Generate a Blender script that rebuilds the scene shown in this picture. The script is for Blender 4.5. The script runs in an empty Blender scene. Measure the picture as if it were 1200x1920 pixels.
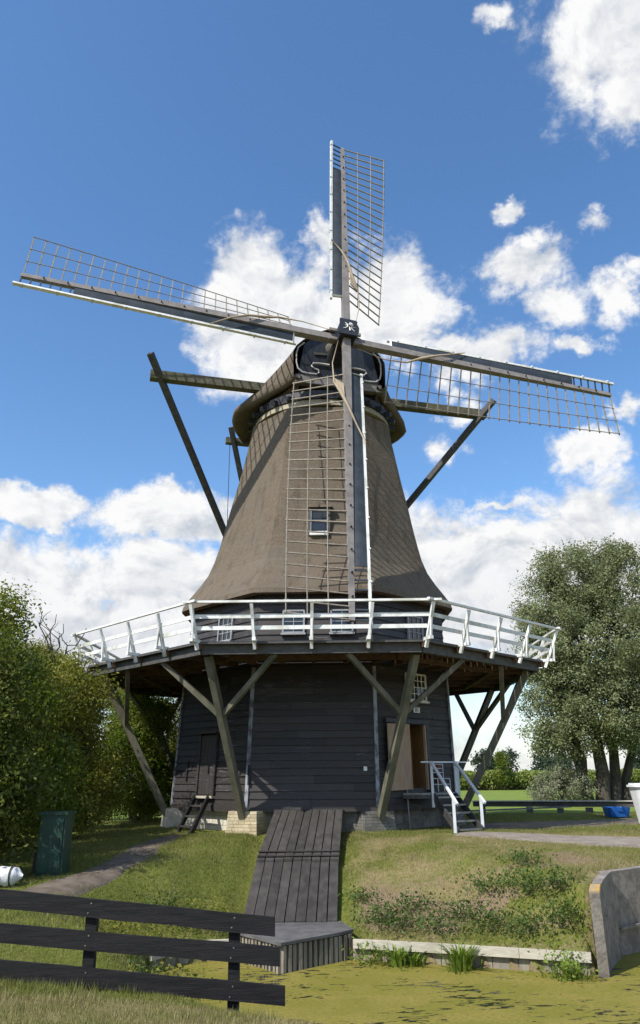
import bpy, math, random
import numpy as np
from mathutils import Vector, Matrix
random.seed(7)
R = math.radians
SC = bpy.context.scene
COL = SC.collection

# ------------------------------------------------------------------ camera
CAM_P = (-0.001, -28.0, 1.5143)
FPX, PITCH, ROLL, YAW = 1405.6, 0.3392, 0.0097, 0.0095
cam = bpy.data.cameras.new('camera')
cam.sensor_fit = 'VERTICAL'; cam.sensor_height = 36.0; cam.lens = FPX / 1920 * 36
cam.clip_end = 9000; cam.clip_start = 0.1
camo = bpy.data.objects.new('camera', cam); COL.objects.link(camo)
camo.matrix_world = (Matrix.Translation(CAM_P) @ Matrix.Rotation(-YAW, 4, 'Z')
                     @ Matrix.Rotation(math.pi / 2 + PITCH, 4, 'X') @ Matrix.Rotation(-ROLL, 4, 'Z'))
SC.camera = camo

def azel(px, py):
    """compass direction (azimuth from +Y, elevation) in which the photo shows a cloud"""
    a, b = px - 600, 960 - py
    cr, sr = math.cos(ROLL), math.sin(ROLL)
    X, U = (a * cr + b * sr) / FPX, (-a * sr + b * cr) / FPX
    y, z = math.cos(PITCH) - U * math.sin(PITCH), math.sin(PITCH) + U * math.cos(PITCH)
    return math.atan2(X, y) + YAW, math.atan2(z, math.hypot(X, y))

# ------------------------------------------------------------------ sun, exposure
SUN_A, SUN_E = R(46), R(47)          # degrees to the left of the camera's back, elevation
sv = Vector((-math.sin(SUN_A) * math.cos(SUN_E), -math.cos(SUN_A) * math.cos(SUN_E), math.sin(SUN_E)))
sl = bpy.data.lights.new('sun', 'SUN'); sl.energy = 4.5; sl.angle = R(0.53); sl.color = (1.0, 0.95, 0.87)
so = bpy.data.objects.new('sun', sl); COL.objects.link(so)
so.rotation_euler = sv.to_track_quat('Z', 'Y').to_euler()
SC.view_settings.view_transform = 'Standard'; SC.view_settings.look = 'None'
SC.view_settings.exposure = 0.36; SC.view_settings.gamma = 1.0
SC.view_settings.use_curve_mapping = False
SC.cycles.max_bounces = 6; SC.cycles.diffuse_bounces = 3; SC.cycles.transparent_max_bounces = 12
SC.cycles.use_denoising = True

# ------------------------------------------------------------------ node helper
class NT:
    def __init__(s, tree): s.t = tree; s.n = tree.nodes; s.l = tree.links
    def new(s, t, **k):
        n = s.n.new(t)
        for a, v in k.items(): setattr(n, a, v)
        return n
    def put(s, sock, v):
        if hasattr(v, 'links') or isinstance(v, bpy.types.NodeSocket): s.l.new(v, sock)
        elif v is not None: sock.default_value = v
    def m(s, op, a, b=None, c=None, clamp=False):
        n = s.new('ShaderNodeMath', operation=op); n.use_clamp = clamp
        s.put(n.inputs[0], a)
        if b is not None: s.put(n.inputs[1], b)
        if c is not None: s.put(n.inputs[2], c)
        return n.outputs[0]
    def v(s, op, a, b=None, out=0):
        n = s.new('ShaderNodeVectorMath', operation=op); s.put(n.inputs[0], a)
        if b is not None: s.put(n.inputs[1], b)
        return n.outputs['Value'] if out else n.outputs[0]
    def noise(s, vec, scale, detail=4, rough=0.55, dist=0.0, col=False):
        n = s.new('ShaderNodeTexNoise'); s.put(n.inputs['Vector'], vec)
        n.inputs['Scale'].default_value = scale; n.inputs['Detail'].default_value = detail
        n.inputs['Roughness'].default_value = rough; n.inputs['Distortion'].default_value = dist
        return n.outputs['Color' if col else 'Fac']
    def ramp(s, f, lo, hi, a=0.0, b=1.0, smooth=True):
        n = s.new('ShaderNodeMapRange'); n.interpolation_type = 'SMOOTHSTEP' if smooth else 'LINEAR'
        s.put(n.inputs[0], f); n.inputs[1].default_value = lo; n.inputs[2].default_value = hi
        n.inputs[3].default_value = a; n.inputs[4].default_value = b
        return n.outputs[0]
    def mix(s, f, a, b):
        n = s.new('ShaderNodeMix', data_type='RGBA'); s.put(n.inputs[0], f)
        for i, c in ((6, a), (7, b)):
            if isinstance(c, (tuple, list)): n.inputs[i].default_value = (*c[:3], 1)
            else: s.l.new(c, n.inputs[i])
        return n.outputs[2]
    def scl(s, vec, xyz):
        return s.v('MULTIPLY', vec, tuple(xyz))

# ------------------------------------------------------------------ world: Nishita sky with cumulus clouds
W = bpy.data.worlds.new('World'); SC.world = W; W.use_nodes = True
wt = NT(W.node_tree); wt.n.clear()
sky = wt.new('ShaderNodeTexSky', sky_type='NISHITA'); sky.sun_disc = False
sky.sun_elevation = SUN_E; sky.sun_rotation = math.atan2(sv.x, sv.y)
sky.air_density = 1.0; sky.dust_density = 0.6; sky.ozone_density = 2.2
tc = wt.new('ShaderNodeTexCoord'); D = wt.v('NORMALIZE', tc.outputs['Generated'])
sx = wt.new('ShaderNodeSeparateXYZ'); wt.l.new(D, sx.inputs[0])
az = wt.m('ARCTAN2', sx.outputs[0], sx.outputs[1]); el = wt.m('ARCSINE', sx.outputs[2])
ae = wt.new('ShaderNodeCombineXYZ'); wt.l.new(az, ae.inputs[0]); wt.l.new(el, ae.inputs[1])
warp = wt.v('SUBTRACT', wt.noise(D, 9.0, 4, .6, 0, True), (.5, .5, .5)); warp2 = wt.v('SUBTRACT', wt.noise(D, 30.0, 5, .65, 0, True), (.5, .5, .5))
aew = wt.v('ADD', ae.outputs[0], wt.v('ADD', wt.scl(warp, (.13, .10, 0)), wt.scl(warp2, (.05, .045, 0))))
# cloud banks as the photo shows them: centre pixel, half sizes in pixels, weight
CL = [(1220, 40, 150, 140, 1.5), (1200, 160, 85, 80, 1.25), (1140, 40, 60, 60, 1.0), (940, 25, 70, 45, .5),
      (475, 530, 75, 85, 1.4), (490, 625, 105, 95, 1.5), (440, 665, 55, 55, 1.1), (605, 450, 45, 60, .7), (560, 600, 110, 100, 1.4), (735, 560, 90, 80, 1.4), (640, 580, 110, 80, 1.2),
      (770, 630, 75, 55, 1.0), (925, 655, 110, 58, 1.3), (845, 710, 60, 50, .8), (880, 760, 60, 50, .55),
      (1000, 478, 105, 50, 1.12), (1050, 545, 75, 65, 1.02), (1155, 530, 50, 55, 1.0), (955, 380, 45, 25, 1.0), (1120, 415, 50, 45, .65),
      (1100, 640, 55, 32, 1.1), (1105, 850, 72, 48, 1.0), (1185, 775, 40, 42, .7), (830, 850, 70, 60, .5),
      (930, 942, 130, 22, .75), (980, 1095, 340, 120, 1.55), (1180, 1050, 150, 70, 1.15), (810, 1070, 120, 95, 1.3),
      (70, 940, 120, 40, 1.15), (280, 965, 140, 50, 1.3), (380, 1000, 90, 36, 1.1),
      (30, 1110, 130, 80, 1.5), (270, 1090, 140, 75, 1.45), (190, 1210, 300, 70, 1.5), (420, 1130, 100, 75, 1.2)]
fld = None
for px, py, rx, ry, wgt in CL:
    a0, e0 = azel(px, py); k = 1.0 / (FPX * (1 + ((960 - py) / FPX) ** 2 * .5))
    ra = rx * k / max(math.cos(e0), .4) * .98; re = ry * k
    d = wt.v('SUBTRACT', aew, (a0, e0, 0)); d = wt.scl(d, (1 / ra, 1 / re, 0))
    q = wt.m('MULTIPLY_ADD', wt.v('LENGTH', d, out=1), -1.0, wgt)
    fld = q if fld is None else wt.m('SMOOTH_MAX', fld, q, .12)
fld = wt.m('MAXIMUM', fld, -0.9)
# the same kind of sky goes on all round, outside the picture
gen = wt.m('MULTIPLY_ADD', wt.noise(D, 2.6, 2, .5), 4.5, -2.35)
inview = wt.m('MULTIPLY', wt.ramp(wt.m('ABSOLUTE', az), .66, .80, 1, 0), wt.ramp(el, 1.00, 1.12, 1, 0))
fldm = wt.new('ShaderNodeMix', data_type='FLOAT'); wt.l.new(inview, fldm.inputs[0]); wt.l.new(gen, fldm.inputs[2]); wt.l.new(fld, fldm.inputs[3])
P1 = wt.scl(D, (1, 1, 1.25))
n1 = wt.noise(P1, 9.0, 10, .6, .3)
n2 = wt.noise(wt.v('ADD', P1, tuple(sv * 0.022)), 9.0, 7, .6, .3)
fine = wt.noise(P1, 38.0, 6, .65, .2)
dens = wt.m('ADD', fldm.outputs[0], wt.m('MULTIPLY_ADD', n1, 1.7, -.93))
dens = wt.m('ADD', dens, wt.m('MULTIPLY_ADD', fine, .85, -.425))
alpha = wt.m('POWER', wt.ramp(dens, -.14, .48), 1.25)
thick = wt.ramp(dens, .25, 1.2)
lit = wt.m('MULTIPLY_ADD', wt.m('SUBTRACT', n1, n2), 3.6, .88, clamp=True)
big = wt.noise(P1, 5.0, 4, .55)
lit2 = wt.m('MULTIPLY', lit, wt.ramp(wt.m('MULTIPLY', thick, big), .25, .62, 1.0, .78))
lowg = wt.ramp(el, .02, .32, .80, 1.0)
lit2 = wt.m('MULTIPLY', lit2, lowg)
hazeband = wt.ramp(el, -.02, .17, .85, 0)
alpha = wt.m('MAXIMUM', alpha, hazeband)
ccol = wt.mix(lit2, (.40, .47, .58), (1.0, 1.0, 1.0))
skb = wt.new('ShaderNodeHueSaturation'); skb.inputs['Saturation'].default_value = 1.18; skb.inputs['Value'].default_value = 1.12
wt.l.new(sky.outputs[0], skb.inputs['Color'])
b1 = wt.new('ShaderNodeBackground'); wt.l.new(skb.outputs[0], b1.inputs[0]); b1.inputs[1].default_value = .15
b2 = wt.new('ShaderNodeBackground'); wt.l.new(ccol, b2.inputs[0]); b2.inputs[1].default_value = .76
mx = wt.new('ShaderNodeMixShader'); wt.l.new(alpha, mx.inputs[0]); wt.l.new(b1.outputs[0], mx.inputs[1]); wt.l.new(b2.outputs[0], mx.inputs[2])
wo = wt.new('ShaderNodeOutputWorld'); wt.l.new(mx.outputs[0], wo.inputs[0])

# ------------------------------------------------------------------ materials
MATS = {}
def material(name, c1, c2=None, scale=6.0, stretch=(1, 1, 1), rough=.75, bump=.25, bscale=None, c3=None, lo=.35, hi=.65,
             island=.0, metal=0.0, trans=0.0, bdist=.02, spec=.3):
    m = bpy.data.materials.new(name); m.use_nodes = True
    t = NT(m.node_tree); b = t.n['Principled BSDF']
    tcn = t.new('ShaderNodeTexCoord'); o = t.scl(tcn.outputs['Object'], stretch)
    f = t.noise(o, scale, 6, .6)
    col = t.mix(t.ramp(f, lo, hi), c1, c2 or c1)
    if c3 is not None:
        f3 = t.noise(o, scale * .23, 4, .6, .4)
        col = t.mix(t.ramp(f3, .5, .68), col, c3)
    if island:
        g = t.new('ShaderNodeNewGeometry'); oi = t.new('ShaderNodeObjectInfo')
        rnd = t.m('FRACT', t.m('ADD', g.outputs['Random Per Island'], oi.outputs['Random']))
        h = t.new('ShaderNodeHueSaturation'); t.l.new(col, h.inputs['Color'])
        t.l.new(t.ramp(rnd, 0, 1, 1 - island, 1 + island, False), h.inputs['Value'])
        col = h.outputs[0]
    t.l.new(col, b.inputs['Base Color'])
    b.inputs['Roughness'].default_value = rough; b.inputs['Metallic'].default_value = metal
    b.inputs['Specular IOR Level'].default_value = spec
    if bump:
        bn = t.new('ShaderNodeBump'); bn.inputs['Strength'].default_value = bump; bn.inputs['Distance'].default_value = bdist
        t.l.new(t.noise(o, bscale or scale * 3, 6, .65), bn.inputs['Height']); t.l.new(bn.outputs[0], b.inputs['Normal'])
    MATS[name] = m
    return m

def leaf_material(name, c1, c2, c3, trans=.35, rough=.5):
    m = bpy.data.materials.new(name); m.use_nodes = True
    t = NT(m.node_tree); b = t.n['Principled BSDF']; out = t.n['Material Output']
    g = t.new('ShaderNodeNewGeometry'); tcn = t.new('ShaderNodeTexCoord')
    col = t.mix(g.outputs['Random Per Island'], c1, c2)
    col = t.mix(t.ramp(t.noise(tcn.outputs['Object'], .9, 3, .6), .48, .66), col, c3)
    t.l.new(col, b.inputs['Base Color']); b.inputs['Roughness'].default_value = rough
    b.inputs['Specular IOR Level'].default_value = .16
    tr = t.new('ShaderNodeBsdfTranslucent'); h = t.new('ShaderNodeHueSaturation'); t.l.new(col, h.inputs['Color'])
    h.inputs['Saturation'].default_value = 1.15; h.inputs['Value'].default_value = 1.25
    t.l.new(h.outputs[0], tr.inputs[0])
    ms = t.new('ShaderNodeMixShader'); ms.inputs[0].default_value = trans
    t.l.new(b.outputs[0], ms.inputs[1]); t.l.new(tr.outputs[0], ms.inputs[2]); t.l.new(ms.outputs[0], out.inputs[0])
    MATS[name] = m
    return m

def black_paint():
    m = bpy.data.materials.new('black_boards'); m.use_nodes = True
    t = NT(m.node_tree); b = t.n['Principled BSDF']; tcn = t.new('ShaderNodeTexCoord'); o = tcn.outputs['Object']
    oi = t.new('ShaderNodeObjectInfo')
    col = t.mix(t.noise(t.scl(o, (1, 1, 14)), 3, 6, .7), (.020, .0182, .0178), (.052, .046, .043))
    h = t.new('ShaderNodeHueSaturation'); t.l.new(col, h.inputs['Color'])
    t.l.new(t.ramp(oi.outputs['Random'], 0, 1, .75, 1.35, False), h.inputs['Value'])
    # worn pale scratches along the boards
    sc = t.noise(t.scl(o, (1.1, 1.1, 34)), 1.6, 5, .62)
    pat = t.noise(o, .9, 3, .6)
    wear = t.m('MULTIPLY', t.ramp(sc, .59, .66), t.ramp(pat, .47, .62))
    col = t.mix(t.m('MULTIPLY', wear, .55), h.outputs[0], (.30, .30, .32))
    t.l.new(col, b.inputs['Base Color']); b.inputs['Roughness'].default_value = .55; b.inputs['Specular IOR Level'].default_value = .35
    bn = t.new('ShaderNodeBump'); bn.inputs['Strength'].default_value = .35; bn.inputs['Distance'].default_value = .012
    t.l.new(t.noise(t.scl(o, (1.5, 1.5, 16)), 6, 6, .7), bn.inputs['Height']); t.l.new(bn.outputs[0], b.inputs['Normal'])
    MATS['black_boards'] = m
black_paint()

def thatch_mat(name, c1, c2, c3):
    m = bpy.data.materials.new(name); m.use_nodes = True
    t = NT(m.node_tree); b = t.n['Principled BSDF']; tcn = t.new('ShaderNodeTexCoord'); o = tcn.outputs['Object']
    f1 = t.noise(t.scl(o, (1, 1, .16)), 34, 5, .7); f2 = t.noise(o, .75, 5, .65, .5); f3 = t.noise(o, 60, 3, .7)
    st_ = t.noise(t.scl(o, (1, 1, .10)), 3.2, 5, .65); lay = t.noise(t.scl(o, (.35, .35, 3.4)), 1.3, 5, .65, .6); pt_ = t.noise(o, 2.3, 4, .6, .3)
    col = t.mix(t.ramp(f1, .3, .7), c1, c2); col = t.mix(t.m('MULTIPLY', t.ramp(f2, .42, .70), .8), col, c3)
    col = t.mix(t.m('MULTIPLY', t.ramp(st_, .50, .72), .6), col, (.062, .050, .038))
    col = t.mix(t.m('MULTIPLY', t.ramp(lay, .55, .75), .30), col, c2)
    col = t.mix(t.m('MULTIPLY', t.ramp(pt_, .62, .76), .40), col, (.085, .085, .05))
    t.l.new(col, b.inputs['Base Color']); b.inputs['Roughness'].default_value = .95; b.inputs['Specular IOR Level'].default_value = .1
    bn = t.new('ShaderNodeBump'); bn.inputs['Strength'].default_value = .55; bn.inputs['Distance'].default_value = .05
    t.l.new(t.m('ADD', t.m('ADD', t.m('MULTIPLY', f1, .4), t.m('MULTIPLY', f3, .10)), t.m('ADD', t.m('MULTIPLY', lay, .8), t.m('MULTIPLY', pt_, .8))), bn.inputs['Height']); t.l.new(bn.outputs[0], b.inputs['Normal'])
    MATS[name] = m
thatch_mat('thatch', (.098, .077, .056), (.165, .136, .103), (.128, .113, .091))
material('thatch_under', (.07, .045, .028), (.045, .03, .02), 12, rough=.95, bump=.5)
material('white_paint', (.72, .73, .72), (.62, .63, .61), 7, rough=.5, bump=.12, c3=(.47, .48, .42), island=.09)
material('grey_white', (.38, .39, .40), (.47, .48, .49), 6, rough=.6, bump=.1)
material('shaded_frame', (.24, .25, .26), (.30, .31, .32), 6, rough=.6, bump=.1)  # frame paint greyed: shade behind the gallery rail is put into the colour
material('strut_wood', (.105, .100, .072), (.155, .147, .108), 5, (1, 1, .3), .8, .35, c3=(.075, .08, .05), island=.1)
material('dark_beam', (.055, .055, .055), (.085, .083, .08), 5, (1, 1, 2), .65, .3, island=.08)
material('deck_wood', (.085, .05, .034), (.13, .08, .055), 6, rough=.85, bump=.35, island=.25)
material('grey_stock', (.185, .168, .158), (.24, .22, .21), 4, (1, 1, 1), .55, .12, c3=(.155, .142, .135))
material('lattice_wood', (.20, .175, .14), (.28, .25, .205), 8, rough=.7, bump=.1, island=.12)
material('sail_board', (.027, .035, .045), (.042, .053, .066), 3, (1, 1, 1), .5, .12)
material('gable_paint', (.020, .024, .032), (.035, .040, .050), 6, (5, 5, 1), .4, .2)
material('iron', (.022, .023, .027), (.04, .04, .045), 9, rough=.45, bump=.25, metal=.3)
material('curb_wood', (.27, .245, .17), (.33, .30, .22), 6, rough=.7, bump=.2)
material('mossy_beam', (.085, .083, .06), (.13, .125, .095), 5, rough=.85, bump=.3, c3=(.085, .095, .04))
material('rope', (.33, .26, .18), (.42, .35, .26), 20, rough=.9, bump=.3)
material('plaster', (.50, .46, .38), (.62, .58, .50), 5, rough=.9, bump=.6, c3=(.30, .28, .23), bdist=.04)
material('yellow_brick', (.42, .35, .22), (.52, .45, .31), 5, rough=.9, bump=.5, c3=(.36, .34, .24), island=.10)
material('grey_stone', (.13, .125, .112), (.20, .19, .17), 4, rough=.9, bump=.5, c3=(.09, .09, .08), island=.15)
material('mortar', (.30, .28, .23), (.24, .22, .18), 14, rough=.95, bump=.4)
material('corner_strip', (.30, .32, .36), (.10, .10, .115), 4, (1, 1, .6), .6, .25, lo=.42, hi=.62)
material('ply', (.30, .205, .135), (.38, .27, .185), 3, (4, 4, .7), .6, .15)
material('interior_wood', (.36, .22, .10), (.46, .30, .15), 4, (3, 3, 1), .6, .15)
material('ramp_wood', (.036, .033, .031), (.062, .057, .053), 5, (1, .4, 1), .8, .4, c3=(.048, .044, .04), island=.2)
material('pile_wood', (.21, .185, .15), (.29, .26, .21), 6, (1, 1, .3), .85, .3, c3=(.14, .125, .10), island=.18)
material('platform_top', (.085, .083, .083), (.12, .117, .115), 5, rough=.8, bump=.3, island=.1)
material('edge_board', (.40, .37, .30), (.50, .47, .39), 5, (.4, 2, 3), .8, .3, c3=(.30, .28, .22))
material('fence_black', (.009, .009, .010), (.019, .018, .020), 7, (.4, 2, 5), .7, .35, c3=(.015, .015, .015), spec=.2)
material('metal_grey', (.20, .205, .21), (.26, .265, .27), 10, rough=.4, bump=.1, metal=.5)
material('galv_dark', (.06, .06, .062), (.09, .09, .09), 10, rough=.5, bump=.15, metal=.3)
material('white_rail', (.66, .69, .72), (.58, .61, .64), 6, rough=.35, bump=.05)
material('pale_panel', (.44, .50, .54), (.50, .55, .58), 6, rough=.4, bump=.05)
material('red_brown', (.16, .035, .02), (.20, .05, .03), 6, rough=.6, bump=.1)
material('green_paint', (.012, .038, .026), (.02, .052, .034), 6, rough=.5, bump=.15, c3=(.03, .05, .03))
material('white_plastic', (.72, .73, .75), (.66, .67, .69), 4, rough=.35, bump=.03)
material('blue_plastic', (.012, .085, .30), (.018, .11, .36), 4, rough=.35, bump=.05)
material('tarp', (.72, .72, .72), (.6, .6, .6), 3, rough=.4, bump=.6, bdist=.05)
material('black_rubber', (.015, .015, .016), (.03, .03, .03), 5, rough=.6, bump=.1)
material('bark', (.10, .085, .06), (.16, .14, .10), 7, (1, 1, .25), .9, .9, c3=(.13, .14, .08), bdist=.06)
material('bark_dark', (.045, .038, .03), (.08, .07, .055), 7, (1, 1, .25), .9, .8, bdist=.05)
material('far_bark', (.06, .05, .04), None, 5, rough=.9, bump=0)
leaf_material('leaf_willow', (.135, .165, .075), (.29, .315, .175), (.20, .215, .095), .34, .45)
leaf_material('leaf_poplar', (.14, .16, .08), (.24, .25, .14), (.20, .19, .08), .30, .42)
leaf_material('leaf_green', (.070, .108, .018), (.175, .225, .042), (.20, .21, .045), .42)
leaf_material('leaf_yellow', (.14, .16, .030), (.27, .26, .060), (.17, .17, .045), .40)
leaf_material('leaf_dark', (.055, .080, .016), (.12, .15, .032), (.15, .16, .04), .38)
leaf_material('leaf_grey', (.20, .21, .13), (.30, .31, .22), (.16, .20, .09), .25)
leaf_material('leaf_far', (.035, .055, .035), (.06, .085, .055), (.05, .07, .045), .2, .8)
leaf_material('leaf_hedge', (.16, .21, .05), (.26, .31, .085), (.22, .23, .08), .3)
leaf_material('leaf_reed', (.12, .19, .03), (.22, .30, .06), (.16, .20, .04), .35)
leaf_material('leaf_bramble', (.05, .10, .025), (.11, .16, .04), (.09, .10, .035), .35)

def glass_mat():
    m = bpy.data.materials.new('window_glass'); m.use_nodes = True
    b = NT(m.node_tree).n['Principled BSDF']; b.inputs['Base Color'].default_value = (.02, .025, .03, 1)
    b.inputs['Roughness'].default_value = .06; b.inputs['Specular IOR Level'].default_value = .6
    MATS['window_glass'] = m
glass_mat()

def concrete_mat():
    m = bpy.data.materials.new('concrete'); m.use_nodes = True
    t = NT(m.node_tree); b = t.n['Principled BSDF']; tcn = t.new('ShaderNodeTexCoord'); o = tcn.outputs['Object']
    col = t.mix(t.ramp(t.noise(o, 5, 6, .65), .35, .65), (.155, .134, .116), (.27, .240, .208))
    col = t.mix(t.m('MULTIPLY', t.ramp(t.noise(t.scl(o, (1, 1, .35)), 3, 5, .6), .5, .7), .6), col, (.105, .095, .087))
    col = t.mix(t.ramp(t.noise(o, 30, 3, .7), .62, .75), col, (.10, .09, .08))
    t.l.new(col, b.inputs['Base Color']); b.inputs['Roughness'].default_value = .9
    bn = t.new('ShaderNodeBump'); bn.inputs['Strength'].default_value = .6; bn.inputs['Distance'].default_value = .03
    t.l.new(t.noise(o, 18, 6, .7), bn.inputs['Height']); t.l.new(bn.outputs[0], b.inputs['Normal'])
    MATS['concrete'] = m
concrete_mat()
material('edge_concrete', (.27, .245, .205), (.37, .34, .29), 4, rough=.95, bump=.5, c3=(.27, .23, .17))
material('lichen', (.50, .28, .05), (.30, .25, .17), 16, rough=.95, bump=.6, c3=(.30, .27, .21))

def ground_mat(name):
    m = bpy.data.materials.new(name); m.use_nodes = True
    t = NT(m.node_tree); b = t.n['Principled BSDF']
    g = t.new('ShaderNodeNewGeometry'); p = g.outputs['Position']
    att = t.new('ShaderNodeAttribute', attribute_name='soil'); dry = t.new('ShaderNodeAttribute', attribute_name='dry')
    n1 = t.noise(p, 1.3, 5, .6); n2 = t.noise(p, 9, 6, .65); n3 = t.noise(p, 45, 4, .7)
    green = t.mix(t.ramp(n2, .3, .7), (.095, .120, .020), (.165, .175, .040))
    tan = t.mix(t.ramp(n3, .3, .7), (.21, .165, .082), (.33, .265, .145))
    dm = t.ramp(t.m('ADD', t.m('MULTIPLY_ADD', n1, .9, -.45), t.m('ADD', dry.outputs['Fac'], t.m('MULTIPLY_ADD', n2, .8, -.4))), .28, .85)
    col = t.mix(dm, green, tan)
    col = t.mix(t.ramp(dry.outputs['Fac'], -.15, .2, 1, 0), col, t.mix(t.ramp(n1, .3, .7), (.13, .19, .035), (.19, .235, .05)))
    soil = t.mix(t.ramp(n3, .3, .7), (.16, .115, .07), (.29, .22, .145))
    sm = t.ramp(t.m('ADD', att.outputs['Fac'], t.m('MULTIPLY_ADD', n2, 1.0, -.5)), .35, .75)
    col = t.mix(sm, col, soil)
    t.l.new(col, b.inputs['Base Color']); b.inputs['Roughness'].default_value = .95; b.inputs['Specular IOR Level'].default_value = .1
    bn = t.new('ShaderNodeBump'); bn.inputs['Strength'].default_value = .8; bn.inputs['Distance'].default_value = .05
    t.l.new(t.m('ADD', n2, t.m('MULTIPLY', n3, .6)), bn.inputs['Height']); t.l.new(bn.outputs[0], b.inputs['Normal'])
    MATS[name] = m
ground_mat('grass_ground')
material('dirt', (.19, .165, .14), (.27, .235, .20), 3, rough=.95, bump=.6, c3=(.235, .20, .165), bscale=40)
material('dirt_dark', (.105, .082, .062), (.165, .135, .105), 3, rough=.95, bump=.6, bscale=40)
material('gravel_border', (.33, .26, .17), (.24, .19, .12), 14, rough=.95, bump=.6, bscale=50)

def water_mat():
    m = bpy.data.materials.new('duckweed_water'); m.use_nodes = True
    t = NT(m.node_tree); b = t.n['Principled BSDF']
    g = t.new('ShaderNodeNewGeometry'); p = g.outputs['Position']
    q = t.scl(p, (1, 1.5, 0))
    n1 = t.noise(q, .8, 5, .6, .4); n2 = t.noise(q, 14, 5, .6); n3 = t.noise(q, 70, 3, .7)
    weed = t.mix(t.ramp(n1, .35, .65), (.180, .165, .020), (.245, .198, .042))
    weed = t.mix(t.m('MULTIPLY', t.ramp(n2, .42, .66), .75), weed, (.125, .130, .018))
    weed = t.mix(t.m('MULTIPLY', t.ramp(n3, .48, .66), .6), weed, (.075, .070, .014))
    patch = t.noise(q, .55, 2, .5)
    hole = t.noise(t.scl(p, (2.2, 5.5, 0)), 1.5, 6, .62, .8)
    hm = t.ramp(t.m('ADD', hole, t.m('MULTIPLY_ADD', patch, .6, -.30)), .600, .645)
    col = t.mix(hm, weed, (.018, .02, .012))
    t.l.new(col, b.inputs['Base Color'])
    t.l.new(t.ramp(hm, 0, 1, .85, .08, False), b.inputs['Roughness'])
    b.inputs['Specular IOR Level'].default_value = .3
    bn = t.new('ShaderNodeBump'); bn.inputs['Strength'].default_value = .5; bn.inputs['Distance'].default_value = .01
    t.l.new(t.m('MULTIPLY', t.m('SUBTRACT', 1.0, hm), t.m('ADD', n3, n2)), bn.inputs['Height']); t.l.new(bn.outputs[0], b.inputs['Normal'])
    MATS['duckweed_water'] = m
water_mat()

# ------------------------------------------------------------------ mesh helpers
def V3(*a): return Vector(a)
class MB:
    def __init__(s): s.v = []; s.f = []
    def add(s, vs, fs):
        n = len(s.v); s.v += [tuple(v) for v in vs]; s.f += [tuple(i + n for i in f) for f in fs]; return s
    def hexa(s, lo, hi):                       # two matching quads
        return s.add(list(lo) + list(hi), [(3, 2, 1, 0), (4, 5, 6, 7), (0, 1, 5, 4), (1, 2, 6, 5), (2, 3, 7, 6), (3, 0, 4, 7)])
    def beam(s, p, q, w, h=None, up=(0, 0, 1), w2=None, h2=None):
        p, q = Vector(p), Vector(q); h = h or w; w2 = w2 or w; h2 = h2 or h
        d = (q - p).normalized(); u = Vector(up)
        if abs(d.dot(u)) > .98: u = V3(0, 1, 0) if abs(d.y) < .9 else V3(1, 0, 0)
        sd = d.cross(u).normalized(); u = sd.cross(d)
        def ring(c, a, b): return [c - sd * a / 2 - u * b / 2, c + sd * a / 2 - u * b / 2, c + sd * a / 2 + u * b / 2, c - sd * a / 2 + u * b / 2]
        return s.hexa(ring(p, w, h), ring(q, w2, h2))
    def box(s, a, b):
        (x0, y0, z0), (x1, y1, z1) = a, b
        return s.hexa([(x0, y0, z0), (x1, y0, z0), (x1, y1, z0), (x0, y1, z0)], [(x0, y0, z1), (x1, y0, z1), (x1, y1, z1), (x0, y1, z1)])
    def tube(s, pts, rad, n=8, cap=True):
        pts = [Vector(p) for p in pts]; m = len(pts)
        if not isinstance(rad, (list, tuple)): rad = [rad] * m
        base = len(s.v); ref = V3(0, 0, 1)
        for i, p in enumerate(pts):
            d = (pts[min(i + 1, m - 1)] - pts[max(i - 1, 0)]).normalized()
            if abs(d.dot(ref)) > .95: ref = V3(1, 0, 0)
            a = d.cross(ref).normalized(); b = a.cross(d).normalized(); ref = b
            for k in range(n):
                t = 2 * math.pi * k / n; s.v.append(tuple(p + (a * math.cos(t) + b * math.sin(t)) * rad[i]))
        for i in range(m - 1):
            for k in range(n):
                k2 = (k + 1) % n; s.f.append((base + i * n + k, base + i * n + k2, base + (i + 1) * n + k2, base + (i + 1) * n + k))
        if cap:
            s.f.append(tuple(base + k for k in range(n))); s.f.append(tuple(base + (m - 1) * n + k for k in reversed(range(n))))
        return s
    def prism(s, poly, z0, z1):
        n = len(poly)
        vs = [(x, y, z0) for x, y in poly] + [(x, y, z1) for x, y in poly]
        return s.add(vs, [tuple(reversed(range(n))), tuple(range(n, 2 * n))] + [(i, (i + 1) % n, n + (i + 1) % n, n + i) for i in range(n)])
    def grid(s, rows, closed=False):
        base = len(s.v); n = len(rows[0])
        for r in rows: s.v += [tuple(p) for p in r]
        for i in range(len(rows) - 1):
            for k in range(n if closed else n - 1):
                k2 = (k + 1) % n; s.f.append((base + i * n + k, base + i * n + k2, base + (i + 1) * n + k2, base + (i + 1) * n + k))
        return s
    def build(s, name, mat, parent=None, root=None, smooth=False):
        me = bpy.data.meshes.new(name)
        off = Vector(root.location) if root is not None else V3(0, 0, 0)
        me.from_pydata([tuple(Vector(v) - off) for v in s.v], [], s.f)
        me.materials.append(MATS[mat]); 
        if smooth: me.polygons.foreach_set('use_smooth', [True] * len(me.polygons))
        me.update()
        o = bpy.data.objects.new(name, me); COL.objects.link(o)
        if parent is not None: o.parent = parent
        return o

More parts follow.
